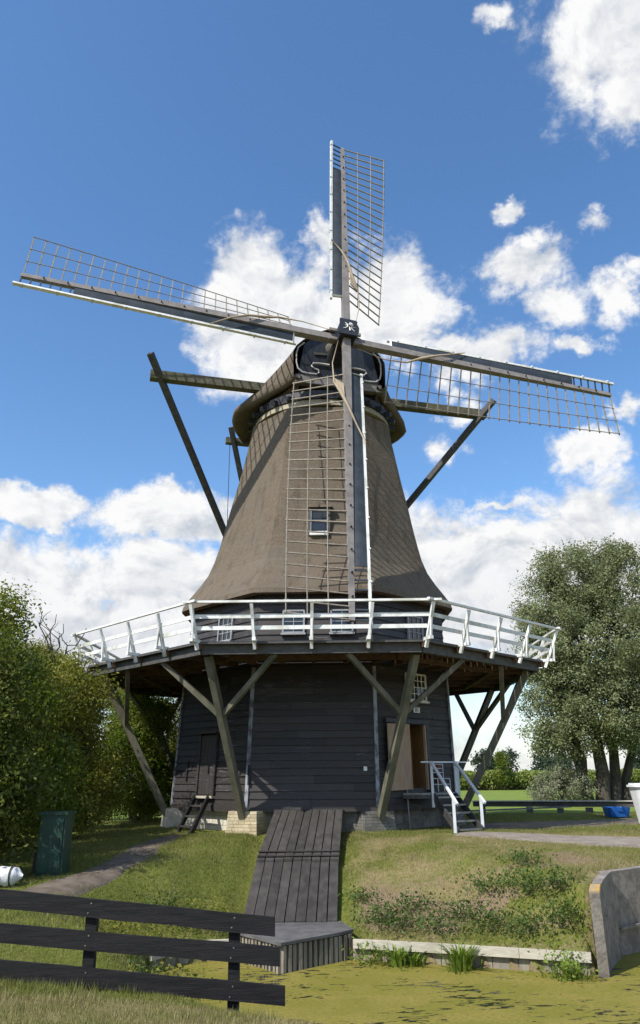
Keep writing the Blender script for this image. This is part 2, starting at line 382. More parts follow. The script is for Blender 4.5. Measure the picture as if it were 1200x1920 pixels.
def empty(name, loc=(0, 0, 0), parent=None):
    o = bpy.data.objects.new(name, None); o.location = loc; COL.objects.link(o); o.empty_display_size = .2
    if parent is not None: o.parent = parent; o.location = (0, 0, 0)
    return o
def tag(o, label, cat=None, group=None, kind=None):
    if label: o['label'] = label
    if cat: o['category'] = cat
    if group: o['group'] = group
    if kind: o['kind'] = kind
    return o
def fixn(o):
    import bmesh
    bm = bmesh.new(); bm.from_mesh(o.data); bmesh.ops.recalc_face_normals(bm, faces=bm.faces); bm.to_mesh(o.data); bm.free(); return o
def np_mesh(name, verts, faces4=None, faces3=None, mat=None, parent=None, smooth=False, attrs=None):
    me = bpy.data.meshes.new(name); verts = np.asarray(verts, np.float32)
    f = faces4 if faces4 is not None else faces3; k = f.shape[1]
    me.vertices.add(len(verts)); me.vertices.foreach_set('co', verts.ravel())
    me.loops.add(f.size); me.loops.foreach_set('vertex_index', f.astype(np.int32).ravel())
    me.polygons.add(len(f)); me.polygons.foreach_set('loop_start', np.arange(0, f.size, k, dtype=np.int32))
    try: me.polygons.foreach_set('loop_total', np.full(len(f), k, np.int32))
    except Exception: pass
    if smooth: me.polygons.foreach_set('use_smooth', np.ones(len(f), bool))
    for an, arr in (attrs or {}).items():
        a = me.attributes.new(an, 'FLOAT', 'POINT'); a.data.foreach_set('value', np.asarray(arr, np.float32))
    me.update(calc_edges=True); me.validate()
    if mat: me.materials.append(MATS[mat])
    o = bpy.data.objects.new(name, me); COL.objects.link(o)
    if parent is not None: o.parent = parent
    return o

# ------------------------------------------------------------------ numpy noise and terrain
_rng = np.random.default_rng(3)
_tab = _rng.random((256, 256))
def vnoise(x, y, s=1.0):
    x = np.asarray(x, float) * s; y = np.asarray(y, float) * s
    xi, yi = np.floor(x).astype(int), np.floor(y).astype(int); fx, fy = x - xi, y - yi
    fx, fy = fx * fx * (3 - 2 * fx), fy * fy * (3 - 2 * fy)
    g = lambda a, b: _tab[a & 255, b & 255]
    return (g(xi, yi) * (1 - fx) + g(xi + 1, yi) * fx) * (1 - fy) + (g(xi, yi + 1) * (1 - fx) + g(xi + 1, yi + 1) * fx) * fy
def fbm(x, y, s=1.0): return (vnoise(x, y, s) * .5 + vnoise(x + 17, y + 5, s * 2.1) * .3 + vnoise(x + 3, y + 31, s * 4.3) * .2)
def sstep(a, b, x): t = np.clip((x - a) / (b - a), 0, 1); return t * t * (3 - 2 * t)

WZ = -1.75
WPOLY = [(-3.0, -12.9), (-2.6, -12.15), (-2.0, -11.85), (-1.2, -11.75), (.6, -11.85), (2.9, -12.6), (4.76, -13.3), (5.0, -12.95), (5.66, -11.86), (8.15, -9.9), (14, -11.4), (14, -20),
         (1.2, -19.4), (0.2, -18.9), (-.75, -17.5), (-2.0, -15.6), (-2.9, -14)]
def poly_dist(x, y, poly):
    x = np.asarray(x, float); y = np.asarray(y, float)
    d = np.full(x.shape, 1e9); ins = np.zeros(x.shape, bool); n = len(poly)
    for i in range(n):
        (x0, y0), (x1, y1) = poly[i], poly[(i + 1) % n]
        t = np.clip(((x - x0) * (x1 - x0) + (y - y0) * (y1 - y0)) / ((x1 - x0) ** 2 + (y1 - y0) ** 2), 0, 1)
        d = np.minimum(d, np.hypot(x - x0 - t * (x1 - x0), y - y0 - t * (y1 - y0)))
        c = ((y0 > y) != (y1 > y)) & (x < (x1 - x0) * (y - y0) / (y1 - y0 + 1e-12) + x0); ins ^= c
    return np.where(ins, -d, d)
def height(x, y):
    x = np.asarray(x, float); y = np.asarray(y, float)
    base = -.055 * np.clip(-6 - y, 0, 7) - .02 * np.clip(-x - 4, 0, 3)
    near = -.70 + .085 * np.clip(-2.6 - x, -6, 6) * .8 + .16 * np.clip(-18.3 - y, -1, 5)
    near = np.clip(near, -1.15, 0.0)
    k = sstep(-14.5, -17.5, y); base = base * (1 - k) + near * k
    base = base - .25 * sstep(3.5, 10.5, y)
    base = base * 1.0 + (fbm(x, y, .5) - .5) * .10 * np.exp(-np.maximum(0, np.hypot(x, y + 6) - 14) / 8)
    # no unevenness under the mill
    d = poly_dist(x, y, WPOLY)
    far = sstep(-15.5, -14.0, y)
    hb = -1.42 * far + -1.85 * (1 - far); wd = 2.9 * far + 1.3 * (1 - far)
    wd = np.where(y > -15, np.interp(x, [-4.5, -3.0, -1.8, 1.5, 3.4, 4.7, 5.5], [2.0, 3.0, 6.2, 6.4, 4.6, 1.2, .35]), wd); hb = np.where((x > 4.9) & (y > -15), -.45, hb)
    s = np.clip(d / wd, 0, 1); s = s * (2 - s) * .6 + .4 * s * s * (3 - 2 * s)
    h = hb + (base - hb) * s
    h = h - .16 * sstep(-2.0, -1.5, x) * sstep(1.1, .6, x) * sstep(-4.6, -5.6, y) * (y > -15)
    return np.where(d < 0, -2.4, h)
def hz(x, y): return float(height(np.array([x]), np.array([y]))[0])

def axis(lo, hi, step, far):
    a = list(np.arange(lo, hi + 1e-6, step)); s = step; c = hi
    while c < far: s *= 1.35; c += s; a.append(c)
    s = step; c = lo; pre = []
    while c > -far: s *= 1.35; c -= s; pre.append(c)
    return np.array(pre[::-1] + a)
gx, gy = axis(-9, 12, .16, 3000), axis(-23, 2, .16, 3000)
GX, GY = np.meshgrid(gx, gy)
GZ = height(GX, GY)
nx, ny = len(gx), len(gy)
idx = np.arange(nx * ny).reshape(ny, nx)
quads = np.stack([idx[:-1, :-1], idx[:-1, 1:], idx[1:, 1:], idx[1:, :-1]], -1).reshape(-1, 4)
def soil_fn(x, y):
    d = poly_dist(x, y, WPOLY)
    bank = sstep(.1, .7, d) * sstep(4.0, 1.6, d) * sstep(.6, 1.2, x) * sstep(7, 5.6, x) * (y > -15)
    return np.clip(bank * .85 * sstep(.30, .60, fbm(x + 9, y, .9)), 0, 1) + sstep(.45, .0, d) * (y > -14.8) * .6
def dry_fn(x, y):
    right = sstep(.3, 1.5, x) * sstep(-4.6, -7, y) * sstep(-14, -11, y)
    fore = sstep(-18.9, -19.6, y)
    far = sstep(6, 12, y)
    return .22 + .46 * right * fbm(x + 3, y + 8, .8) * 1.6 + .46 * fore - .55 * far
ground = np_mesh('ground', np.stack([GX.ravel(), GY.ravel(), GZ.ravel()], 1), faces4=quads, mat='grass_ground', smooth=True,
                 attrs={'soil': soil_fn(GX.ravel(), GY.ravel()), 'dry': dry_fn(GX.ravel(), GY.ravel())})
tag(ground, 'grassy ground with dry patches running out to flat fields', kind='structure')
wm = MB(); wm.add([(x, y, WZ) for x, y in [(-4, -21), (15, -21), (15, -10), (-4, -10)]], [(0, 1, 2, 3)])
water = wm.build('water', 'duckweed_water'); tag(water, 'ditch water covered in yellow-green duckweed', kind='structure')

def path_strip(name, centre, widths, mat, lift, label, seg=60):
    c = np.array(centre, float); s = np.concatenate([[0], np.cumsum(np.hypot(*np.diff(c, axis=0).T))]); u = np.linspace(0, s[-1], seg)
    cx, cy, w = np.interp(u, s, c[:, 0]), np.interp(u, s, c[:, 1]), np.interp(u, s, widths)
    tx, ty = np.gradient(cx), np.gradient(cy); l = np.hypot(tx, ty); nxx, nyy = -ty / l, tx / l
    K = 13; rows = []
    for k in range(K):
        f = k / (K - 1) * 2 - 1
        jag = (fbm(u * 1.0 + k * 0, u * 0 + (7 if f > 0 else 31), 1.3) - .5) * .7 * abs(f) ** 3 * w * .6
        o = f * w / 2 + np.sign(f) * jag
        x, y = cx + nxx * o, cy + nyy * o
        rows.append(np.stack([x, y, height(x, y) + lift * (1 if abs(f) < .99 else -1.2)], 1))
    A = np.stack(rows, 1); n = seg * K; ii = np.arange(n).reshape(seg, K)
    q = np.stack([ii[:-1, :-1], ii[:-1, 1:], ii[1:, 1:], ii[1:, :-1]], -1).reshape(-1, 4)[:, ::-1]
    o = np_mesh(name, A.reshape(-1, 3), faces4=q, mat=mat, smooth=True); tag(o, label, kind='structure'); return o
P_R = ([(3.9, -5.8), (5.4, -6.4), (7.2, -7.5), (9.5, -8.1), (13, -8.6)], [1.1, 1.7, 2.2, 2.3, 2.4])
P_Y = ([(4.6, -3.6), (6.2, -2.6), (8.5, -1.6), (11, -1.0), (16, -1.0)], [1.5, 3.4, 4.0, 4.4, 4.6])
P_L = ([(-3.8, -5.2), (-4.2, -7.4), (-4.1, -9.6), (-4.5, -11.6), (-5.2, -13.6), (-6.6, -16)], [.6, .95, 1.0, .9, 1.0, 1.2])
path_strip('path', *P_R, 'dirt', .016, 'worn dirt path from the metal stairs toward the lower right')
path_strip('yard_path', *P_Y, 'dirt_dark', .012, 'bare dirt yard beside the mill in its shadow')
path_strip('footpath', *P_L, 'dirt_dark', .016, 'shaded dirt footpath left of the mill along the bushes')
def path_mask(x, y):
    out = np.ones_like(x)
    for c, w in (P_R, P_Y, P_L):
        c = np.array(c)
        d = np.full(x.shape, 1e9); ww = np.zeros_like(x)
        for i in range(len(c) - 1):
            (x0, y0), (x1, y1) = c[i], c[i + 1]
            t = np.clip(((x - x0) * (x1 - x0) + (y - y0) * (y1 - y0)) / ((x1 - x0) ** 2 + (y1 - y0) ** 2), 0, 1)
            dd = np.hypot(x - x0 - t * (x1 - x0), y - y0 - t * (y1 - y0)); u = dd < d
            d = np.where(u, dd, d); ww = np.where(u, w[i] + (w[i + 1] - w[i]) * t, ww)
        out *= sstep(.20, .5, d / ww + (fbm(x, y, 2.2) - .5) * .45)
    return out

# ================================================================== WINDMILL
ROT = -0.0204
mill = empty('windmill', (0, 0, 0))
tag(mill, 'tall thatched smock windmill with black boarded base, white railed gallery and four sails', 'windmill')
def lean(z): return .027 * max(0.0, z - 2.0)
def ov(a, z, k):
    r = a / math.cos(math.pi / 8); t = -math.pi / 2 - math.pi / 8 + k * math.pi / 4 + ROT
    return V3(r * math.cos(t) + lean(z), r * math.sin(t), z)
def fpt(k, s, z, a):
    t = -math.pi / 2 + k * math.pi / 4 + ROT; n = V3(math.cos(t), math.sin(t), 0); tg = V3(-n.y, n.x, 0)
    return n * a + tg * s + V3(lean(z), 0, z)
def fdir(k):
    t = -math.pi / 2 + k * math.pi / 4 + ROT; n = V3(math.cos(t), math.sin(t), 0); return n, V3(-n.y, n.x, 0)
def body_a(z): return 4.60 - (z - .7) * .035
T8 = math.tan(math.pi / 8)

# ---- plinth with stone courses and corner piers
plinth = MB()
for k in range(8):
    plinth.hexa([ov(4.2, -.5, k), ov(4.42, -.5, k), ov(4.42, -.5, k + 1), ov(4.2, -.5, k + 1)], [ov(4.2, .70, k), ov(4.42, .70, k), ov(4.42, .70, k + 1), ov(4.2, .70, k + 1)])
plinth = plinth.build('plinth', 'mortar', mill)
for k in (7, 0, 1, 2, 6):
    for r in range(3):
        L = 4.44 * T8; n = 5 if r % 2 == 0 else 6
        cuts = [-L + 2 * L * i / n + (random.uniform(-.09, .09) if 0 < i < n else 0) for i in range(n + 1)]
        for i in range(n):
            z0, z1 = -.12 + r * .275, -.12 + (r + 1) * .275 - .012
            a = 4.435 + random.uniform(0, .012)
            m = MB(); s0, s1 = cuts[i] + .006, cuts[i + 1] - .006
            m.hexa([fpt(k, s0, z0, a - .05), fpt(k, s0, z0, a), fpt(k, s1, z0, a), fpt(k, s1, z0, a - .05)],
                   [fpt(k, s0, z1, a - .05), fpt(k, s0, z1, a), fpt(k, s1, z1, a), fpt(k, s1, z1, a - .05)])
            m.build('stone', 'plaster' if k in (7, 6) else 'grey_stone', plinth)
for k in range(8):
    c = ov(1, 0, k); c.z = 0; c.normalize(); t = V3(-c.y, c.x, 0)
    pm = 'plaster' if k in (7, 6, 5) else ('yellow_brick' if k == 0 else 'grey_stone')
    hw, r0, r1 = .52, 4.3, (5.32 if k in (0, 7, 6) else 5.16)
    pier = MB()
    top = .60 if k != 1 else .56
    pier.hexa([c * r0 - t * hw + V3(0, 0, -.4), c * (r1 - .03) - t * (hw - .02) + V3(0, 0, -.4), c * (r1 - .03) + t * (hw - .02) + V3(0, 0, -.4), c * r0 + t * hw + V3(0, 0, -.4)],
              [c * r0 - t * (hw - .06) + V3(0, 0, top - .02), c * (r1 - .12) - t * (hw - .08) + V3(0, 0, top - .02), c * (r1 - .12) + t * (hw - .08) + V3(0, 0, top - .02), c * r0 + t * (hw - .06) + V3(0, 0, top - .02)])
    po = pier.build('pier', 'mortar' if k not in (7, 6) else 'plaster', mill)
    if k in (0, 1, 2):
        nb = 8; 
        for r in range(nb):
            z0 = -.1 + r * (top + .1) / nb; z1 = z0 + (top + .1) / nb - .009; f0 = 1 - (z0 + .1) / (top + .1); rr = r1 - .10 + .09 * f0; h2 = hw - .06 + .06 * f0
            n = 4 if r % 2 else 5
            for side in ('front', 'l', 'r'):
                m = MB()
                if side == 'front':
                    for i in range(n):
                        u0, u1 = -h2 + 2 * h2 * i / n + .004, -h2 + 2 * h2 * (i + 1) / n - .004
                        m = MB(); m.hexa([c * (rr - .06) + t * u0 + V3(0, 0, z0), c * rr + t * u0 + V3(0, 0, z0), c * rr + t * u1 + V3(0, 0, z0), c * (rr - .06) + t * u1 + V3(0, 0, z0)],
                                         [c * (rr - .06) + t * u0 + V3(0, 0, z1), c * rr + t * u0 + V3(0, 0, z1), c * rr + t * u1 + V3(0, 0, z1), c * (rr - .06) + t * u1 + V3(0, 0, z1)])
                        m.build('brick', pm, po)
                else:
                    sg = -1 if side == 'l' else 1
                    for i in range(2):
                        q0, q1 = r0 + (rr - .07 - r0) * i / 2 + .004, r0 + (rr - .07 - r0) * (i + 1) / 2 - .004
                        if q1 < 4.8: q0 += .2
                        m = MB(); m.hexa([c * q0 + t * sg * (h2 - .05) + V3(0, 0, z0), c * q1 + t * sg * (h2 - .05) + V3(0, 0, z0), c * q1 + t * sg * h2 + V3(0, 0, z0), c * q0 + t * sg * h2 + V3(0, 0, z0)],
                                         [c * q0 + t * sg * (h2 - .05) + V3(0, 0, z1), c * q1 + t * sg * (h2 - .05) + V3(0, 0, z1), c * q1 + t * sg * h2 + V3(0, 0, z1), c * q0 + t * sg * h2 + V3(0, 0, z1)])
                        fixn(m.build('brick', pm, po))

# ---- boarded lower wall; the doorway in face 1 is a real hole
DOOR = (-.36, .46, 1.10, 3.05)      # s0, s1, z0, z1 on face 1
wall = MB()
ZB, ZT = .66, 4.78
for k in range(8):
    A0, A1 = body_a(ZB) - .05, body_a(ZT) - .05
    if k != 1: wall.add([ov(A0, ZB, k), ov(A0, ZB, k + 1), ov(A1, ZT, k + 1), ov(A1, ZT, k)], [(0, 1, 2, 3)])
    else:
        s0, s1, z0, z1 = DOOR; f = lambda s, z: fpt(1, s, z, body_a(z) - .05); L = lambda z: (body_a(z) - .05) * T8
        wall.add([f(-L(ZB), ZB), f(L(ZB), ZB), f(L(z0), z0), f(-L(z0), z0), f(L(z1), z1), f(-L(z1), z1), f(L(ZT), ZT), f(-L(ZT), ZT), f(s0, z0), f(s1, z0), f(s1, z1), f(s0, z1)],
                 [(0, 1, 2, 3), (5, 4, 6, 7), (3, 8, 11, 5), (9, 2, 4, 10)])
wall = wall.build('lower_wall', 'black_boards', mill)
NBD = 19
def boards(k, za, zb, n, afun, parent, mat, hole=None):
    for i in range(n):
        z0 = za + (zb - za) * i / n; z1 = za + (zb - za) * (i + 1) / n + .035
        segs = [None]
        dz = (zb - za) / n
        joint = None
        if hole and z0 + dz > hole[2] + .02 and z0 < hole[3] - .02: segs = ['l', 'r']
        elif k in (7, 0, 1) and za < 1: segs = ['a', 'b']; joint = random.uniform(-1.3, 1.3)
        for sg in segs:
            m = MB(); j0, j1 = random.uniform(-.012, .012), random.uniform(-.012, .012)
            L0, L1 = afun(z0) * T8 + .02, afun(z1) * T8 + .02
            s00, s01, s10, s11 = -L0, L0, -L1, L1
            if sg == 'l': s01 = s11 = hole[0] - .005
            if sg == 'r': s00 = s10 = hole[1] + .005
            if sg == 'a': s01 = s11 = joint - .004
            if sg == 'b': s00 = s10 = joint + .004
            tk = .038 + random.uniform(0, .022)
            a0, a1 = afun(z0), afun(z1)
            m.hexa([fpt(k, s00, z0 + j0, a0 - .02), fpt(k, s00, z0 + j0, a0 + tk), fpt(k, s01, z0 + j1, a0 + tk), fpt(k, s01, z0 + j1, a0 - .02)],
                   [fpt(k, s10, z1, a1 - .03), fpt(k, s10, z1, a1 + .006), fpt(k, s11, z1, a1 + .006), fpt(k, s11, z1, a1 - .03)])
            m.build('board', mat, parent)
for k in range(8): boards(k, .69, 4.74, NBD, body_a, wall, 'black_boards', DOOR if k == 1 else None)
for k in range(8):
    m = MB(); c = ov(1, 0, k); c.z = 0; c.normalize()
    for z0, z1 in ((.68, 4.72),):
        p0, p1 = ov(body_a(z0) + .035, z0, k), ov(body_a(z1) + .035, z1, k); m.beam(p0, p1, .11, .05, up=c)
    m.build('corner_board', 'corner_strip', mill)
# base dark sill board on the front
for k in range(8):
    m = MB(); m.hexa([fpt(k, -1.93, .55, 4.44), fpt(k, -1.93, .55, 4.67), fpt(k, 1.93, .55, 4.67), fpt(k, 1.93, .55, 4.44)], [fpt(k, -1.93, .69, 4.44), fpt(k, -1.93, .69, 4.67), fpt(k, 1.93, .69, 4.67), fpt(k, 1.93, .69, 4.44)])
    m.build('sill_beam', 'black_boards', mill)

# ---- upper boarded storey between deck and thatch
def up_a(z): return 4.42 - (z - 5) * .03
uw = MB()
for k in range(8): uw.add([ov(up_a(4.7) - .05, 4.7, k), ov(up_a(4.7) - .05, 4.7, k + 1), ov(up_a(7.6) - .05, 7.6, k + 1), ov(up_a(7.6) - .05, 7.6, k)], [(0, 1, 2, 3)])
uw = uw.build('upper_wall', 'black_boards', mill)
for k in (6, 7, 0, 1, 2): boards(k, 5.04, 7.44, 10, up_a, uw, 'black_boards')

# ---- windows
def window(k, s0, s1, z0, z1, afun, nxp, nyp, proud=.06, name='window', sill=True, frame='white_paint'):
    w = empty(name, parent=mill)
    P = lambda s, z, o: fpt(k, s, z, afun(z) + o)
    g = MB(); g.hexa([P(s0, z0, proud - .02), P(s0, z0, proud), P(s1, z0, proud), P(s1, z0, proud - .02)], [P(s0, z1, proud - .02), P(s0, z1, proud), P(s1, z1, proud), P(s1, z1, proud - .02)])
    g.build('pane', 'window_glass', w)
    fr = MB(); n, tg = fdir(k); fw_ = .055
    for a, b in (((s0, z0), (s1, z0)), ((s0, z1), (s1, z1)), ((s0, z0), (s0, z1)), ((s1, z0), (s1, z1))):
        fr.beam(P(a[0], a[1], proud + .015), P(b[0], b[1], proud + .015), fw_, .06, up=n)
    fr.build('frame', frame, w)
    for i in range(1, nxp):
        s = s0 + (s1 - s0) * i / nxp; MB().beam(P(s, z0, proud + .012), P(s, z1, proud + .012), .024, .03, up=n).build('muntin', frame, w)
    for i in range(1, nyp):
        z = z0 + (z1 - z0) * i / nyp; MB().beam(P(s0, z, proud + .012), P(s1, z, proud + .012), .024, .028, up=n).build('muntin', frame, w)
    if sill: MB().beam(P(s0 - .06, z0 - .05, proud + .05), P(s1 + .06, z0 - .05, proud + .05), .06, .14, up=n).build('sill', frame, w)
    return w
window(1, -.40, .58, 3.80, 4.62, body_a, 5, 4, .075)
window(7, -.10, .62, 5.75, 6.55, up_a, 3, 3, .07, frame='shaded_frame')
window(0, -1.00, -.34, 5.80, 6.50, up_a, 2, 2, .07, frame='shaded_frame')
window(0, .52, 1.20, 5.80, 6.50, up_a, 2, 2, .07, frame='shaded_frame')
window(1, -.12, .62, 5.75, 6.55, up_a, 3, 3, .07, frame='shaded_frame')

# ---- open doorway on the right-hand face
dw = empty('doorway', parent=mill)
n1, t1 = fdir(1)
def D1(s, z, o): return fpt(1, s, z, body_a(z) + o)
s0, s1, z0, z1 = DOOR
ln = MB()
ln.add([D1(s0, z0, -.9), D1(s1 + .9, z0, -.9), D1(s1 + .9, z1, -.9), D1(s0, z1, -.9)], [(0, 1, 2, 3)])
ln.build('back_panel', 'interior_wood', dw)
MB().add([D1(s0, z0, -.05), D1(s0, z0, -.9), D1(s0, z1, -.9), D1(s0, z1, -.05)], [(0, 1, 2, 3)]).build('side_panel', 'interior_wood', dw)
MB().add([D1(s1, z0, -.05), D1(s1 + .5, z0, -.9), D1(s1 + .5, z1, -.9), D1(s1, z1, -.05)], [(0, 1, 2, 3)]).build('side_panel', 'interior_wood', dw)
MB().add([D1(s0, z0, -.05), D1(s1, z0, -.05), D1(s1 + .5, z0, -.9), D1(s0, z0, -.9)], [(0, 1, 2, 3)]).build('threshold', 'interior_wood', dw)
MB().add([D1(s0, z1, -.05), D1(s1, z1, -.05), D1(s1 + .5, z1, -.9), D1(s0, z1, -.9)], [(0, 1, 2, 3)]).build('lintel', 'black_boards', dw)
MB().beam(D1(.12, z0 + .02, -.5), D1(.12, z1 - .02, -.5), .07, .07, up=n1).build('inner_post', 'curb_wood', dw)
MB().beam(D1(s0, 2.0, -.8), D1(s1 + .3, 2.02, -.8), .22, .04, up=n1).build('inner_rail', 'deck_wood', dw)
MB().beam(D1(s1 - .03, z0, .06), D1(s1 - .03, z1, .06), .06, .09, up=n1).build('jamb', 'ply', dw)
MB().beam(D1(s1 + .08, z0 - .1, .07), D1(s1 + .08, z1 + .1, .07), .13, .09, up=n1).build('frame_post', 'gable_paint', dw)
MB().beam(D1(-1.5, z1 + .07, .09), D1(s1 + .14, z1 + .07, .09), .12, .12, up=n1).build('frame_head', 'gable_paint', dw)
leaf = MB()
H0, H1 = D1(-.40, 1.12, .10), D1(-.40, 3.04, .10)
E0, E1 = D1(-1.50, 1.10, .16), D1(-1.50, 3.02, .16)
nn = n1 * .045
leaf.hexa([H0, H0 + nn, E0 + nn, E0], [H1, H1 + nn, E1 + nn, E1])
lf = leaf.build('door', 'ply', mill)
fixn(lf)
for z in (1.42, 2.78): MB().beam(D1(-.46, z, .150), D1(-1.44, z, .204), .10, .018, up=n1).build('batten', 'ply', lf)
MB().beam(D1(-1.42, 2.08, .215), D1(-1.42, 2.2, .215), .05, .03, up=n1).build('handle', 'iron', lf)
np_ = MB().beam(D1(-.06, 3.50, .062), D1(.26, 3.50, .062), .17, .014, up=n1).build('number_plate', 'white_paint', mill)
fc = bpy.data.curves.new('digits', 'FONT'); fc.body = '81'; fc.size = .19; fc.align_x = 'CENTER'; fc.align_y = 'CENTER'; fc.extrude = .003; fc.materials.append(MATS['iron'])
ftmp = bpy.data.objects.new('digits_curve', fc); COL.objects.link(ftmp)
fme = bpy.data.meshes.new_from_object(ftmp.evaluated_get(bpy.context.evaluated_depsgraph_get())); bpy.data.objects.remove(ftmp)
fo = bpy.data.objects.new('digits', fme); COL.objects.link(fo); fo.parent = np_
fo.matrix_world = Matrix.Translation(D1(.10, 3.50, .074)) @ Matrix((( t1.x, 0, n1.x, 0), (t1.y, 0, n1.y, 0), (0, 1, 0, 0), (0, 0, 0, 1)))
MB().beam(fpt(0, 1.53, 1.72, body_a(1.72) + .055), fpt(0, 1.63, 1.72, body_a(1.72) + .055), .12, .012, up=fdir(0)[0]).build('plaque', 'white_paint', mill)
pipe = MB().tube([D1(-.62, 1.1, .09), D1(-.64, .6, .10), D1(-.64, -.05, .12)], .022, 8).build('pipe', 'metal_grey', mill)

# ---- dark door with hood on the left-hand face
n7, t7 = fdir(7)
def D7(s, z, o): return fpt(7, s, z, body_a(z) + o)
ld = empty('side_door', parent=mill)
for i in range(4):
    a, b = -.44 + .74 * i / 4 + .004, -.44 + .74 * (i + 1) / 4 - .004
    MB().hexa([D7(a, 1.02, .03), D7(a, 1.02, .085), D7(b, 1.02, .085), D7(b, 1.02, .03)], [D7(a, 2.78, .03), D7(a, 2.78, .085), D7(b, 2.78, .085), D7(b, 2.78, .03)]).build('plank', 'black_boards', ld)
MB().beam(D7(.36, .98, .07), D7(.36, 2.82, .07), .09, .10, up=n7).build('jamb', 'black_boards', ld)
MB().beam(D7(-.50, .98, .07), D7(-.50, 2.82, .07), .09, .10, up=n7).build('jamb', 'black_boards', ld)
MB().beam(D7(-.64, 2.87, .13), D7(.50, 2.87, .13), .08, .22, up=n7).build('hood', 'black_boards', ld)
MB().beam(D7(-.54, .95, .10), D7(.40, .95, .10), .07, .14, up=n7).build('sill', 'edge_board', ld)
MB().beam(D7(-1.16, 1.42, .07), D7(-1.10, 2.02, .07), .05, .03, up=n7).build('iron_bar', 'iron', mill)
MB().beam(D7(1.98, 1.30, .02), D7(1.96, 1.86, .02), .07, .05, up=n7).build('iron_bar', 'iron', mill)

# ---- thatched tower
prof = [(7.00, 4.62), (7.03, 4.80), (7.2, 4.76), (7.52, 4.57), (7.95, 4.27), (8.4, 4.00), (8.9, 3.83), (9.5, 3.68), (10.2, 3.53), (11, 3.37), (12, 3.16), (13, 2.97), (14, 2.79), (14.62, 2.70), (14.68, 2.58), (14.68, 2.3)]
rows = []
NS = 10
for z, a in [(7.08, 4.30)] + prof:
    ring = []
    for k in range(8):
        A, B = ov(a, z, k), ov(a, z, k + 1); C = V3(lean(z), 0, z)
        for i in range(NS):
            f = i / NS; p = A.lerp(B, f)
            e = min(f, 1 - f); rnd = max(0.0, 1 - e / .05) ** 2 * .03
            d = p - C; d.z = 0; q = p - d.normalized() * rnd * a / 3
            w = (float(fbm(np.array([k * 7 + f * 5.]), np.array([z * 1.3]), 1.2)[0]) - .5) * .05
            ring.append(q + d.normalized() * w)
    rows.append(ring)
tower = MB(); tower.grid(rows, closed=True); tower = fixn(tower.build('thatched_body', 'thatch', mill))
mod = tower.modifiers.new('sub', 'SUBSURF'); mod.subdivision_type = 'SIMPLE'; mod.levels = mod.render_levels = 1
# thatch window (dormer opening) with white sill
def th_a(z): return float(np.interp(z, [p[0] for p in prof], [p[1] for p in prof]))
tw = empty('window', parent=mill)
P0 = lambda s, z, o: fpt(0, s, z, th_a(9.7) + (9.7 - z) * .215 + o)
PV = lambda s, z, o: fpt(0, s, z, th_a(9.2) + o)
n0, t0 = fdir(0)
MB().hexa([PV(-.22, 9.32, -.02), PV(-.22, 9.32, .0), PV(.36, 9.32, .0), PV(.36, 9.32, -.02)], [PV(-.22, 10.12, -.02), PV(-.22, 10.12, .0), PV(.36, 10.12, .0), PV(.36, 10.12, -.02)]).build('pane', 'window_glass', tw)
fr = MB()
for a, b in (((-.22, 9.32), (-.22, 10.14)), ((.36, 9.32), (.36, 10.14)), ((-.22, 10.14), (.36, 10.14)), ((-.22, 9.75), (.36, 9.75))): fr.beam(PV(*a, .02), PV(*b, .02), .05, .05, up=n0)
fr.build('frame', 'metal_grey', tw)
MB().beam(PV(-.25, 9.28, .06), PV(.39, 9.28, .06), .13, .14, up=n0).build('sill', 'white_paint', tw)
for s in (-.27, .41):
    MB().hexa([PV(s - .03, 9.22, -.15), PV(s - .03, 9.22, .05), PV(s + .03, 9.22, .05), PV(s + .03, 9.22, -.15)], [PV(s - .03, 10.24, -.35), PV(s - .03, 10.24, .05), PV(s + .03, 10.24, .05), PV(s + .03, 10.24, -.35)]).build('cheek', 'dark_beam', tw)
MB().hexa([PV(-.34, 10.22, -.4), PV(-.34, 10.22, .10), PV(.50, 10.22, .10), PV(.50, 10.22, -.4)], [PV(-.36, 10.34, -.5), PV(-.36, 10.32, .06), PV(.52, 10.32, .06), PV(.52, 10.34, -.5)]).build('hood', 'thatch', tw)

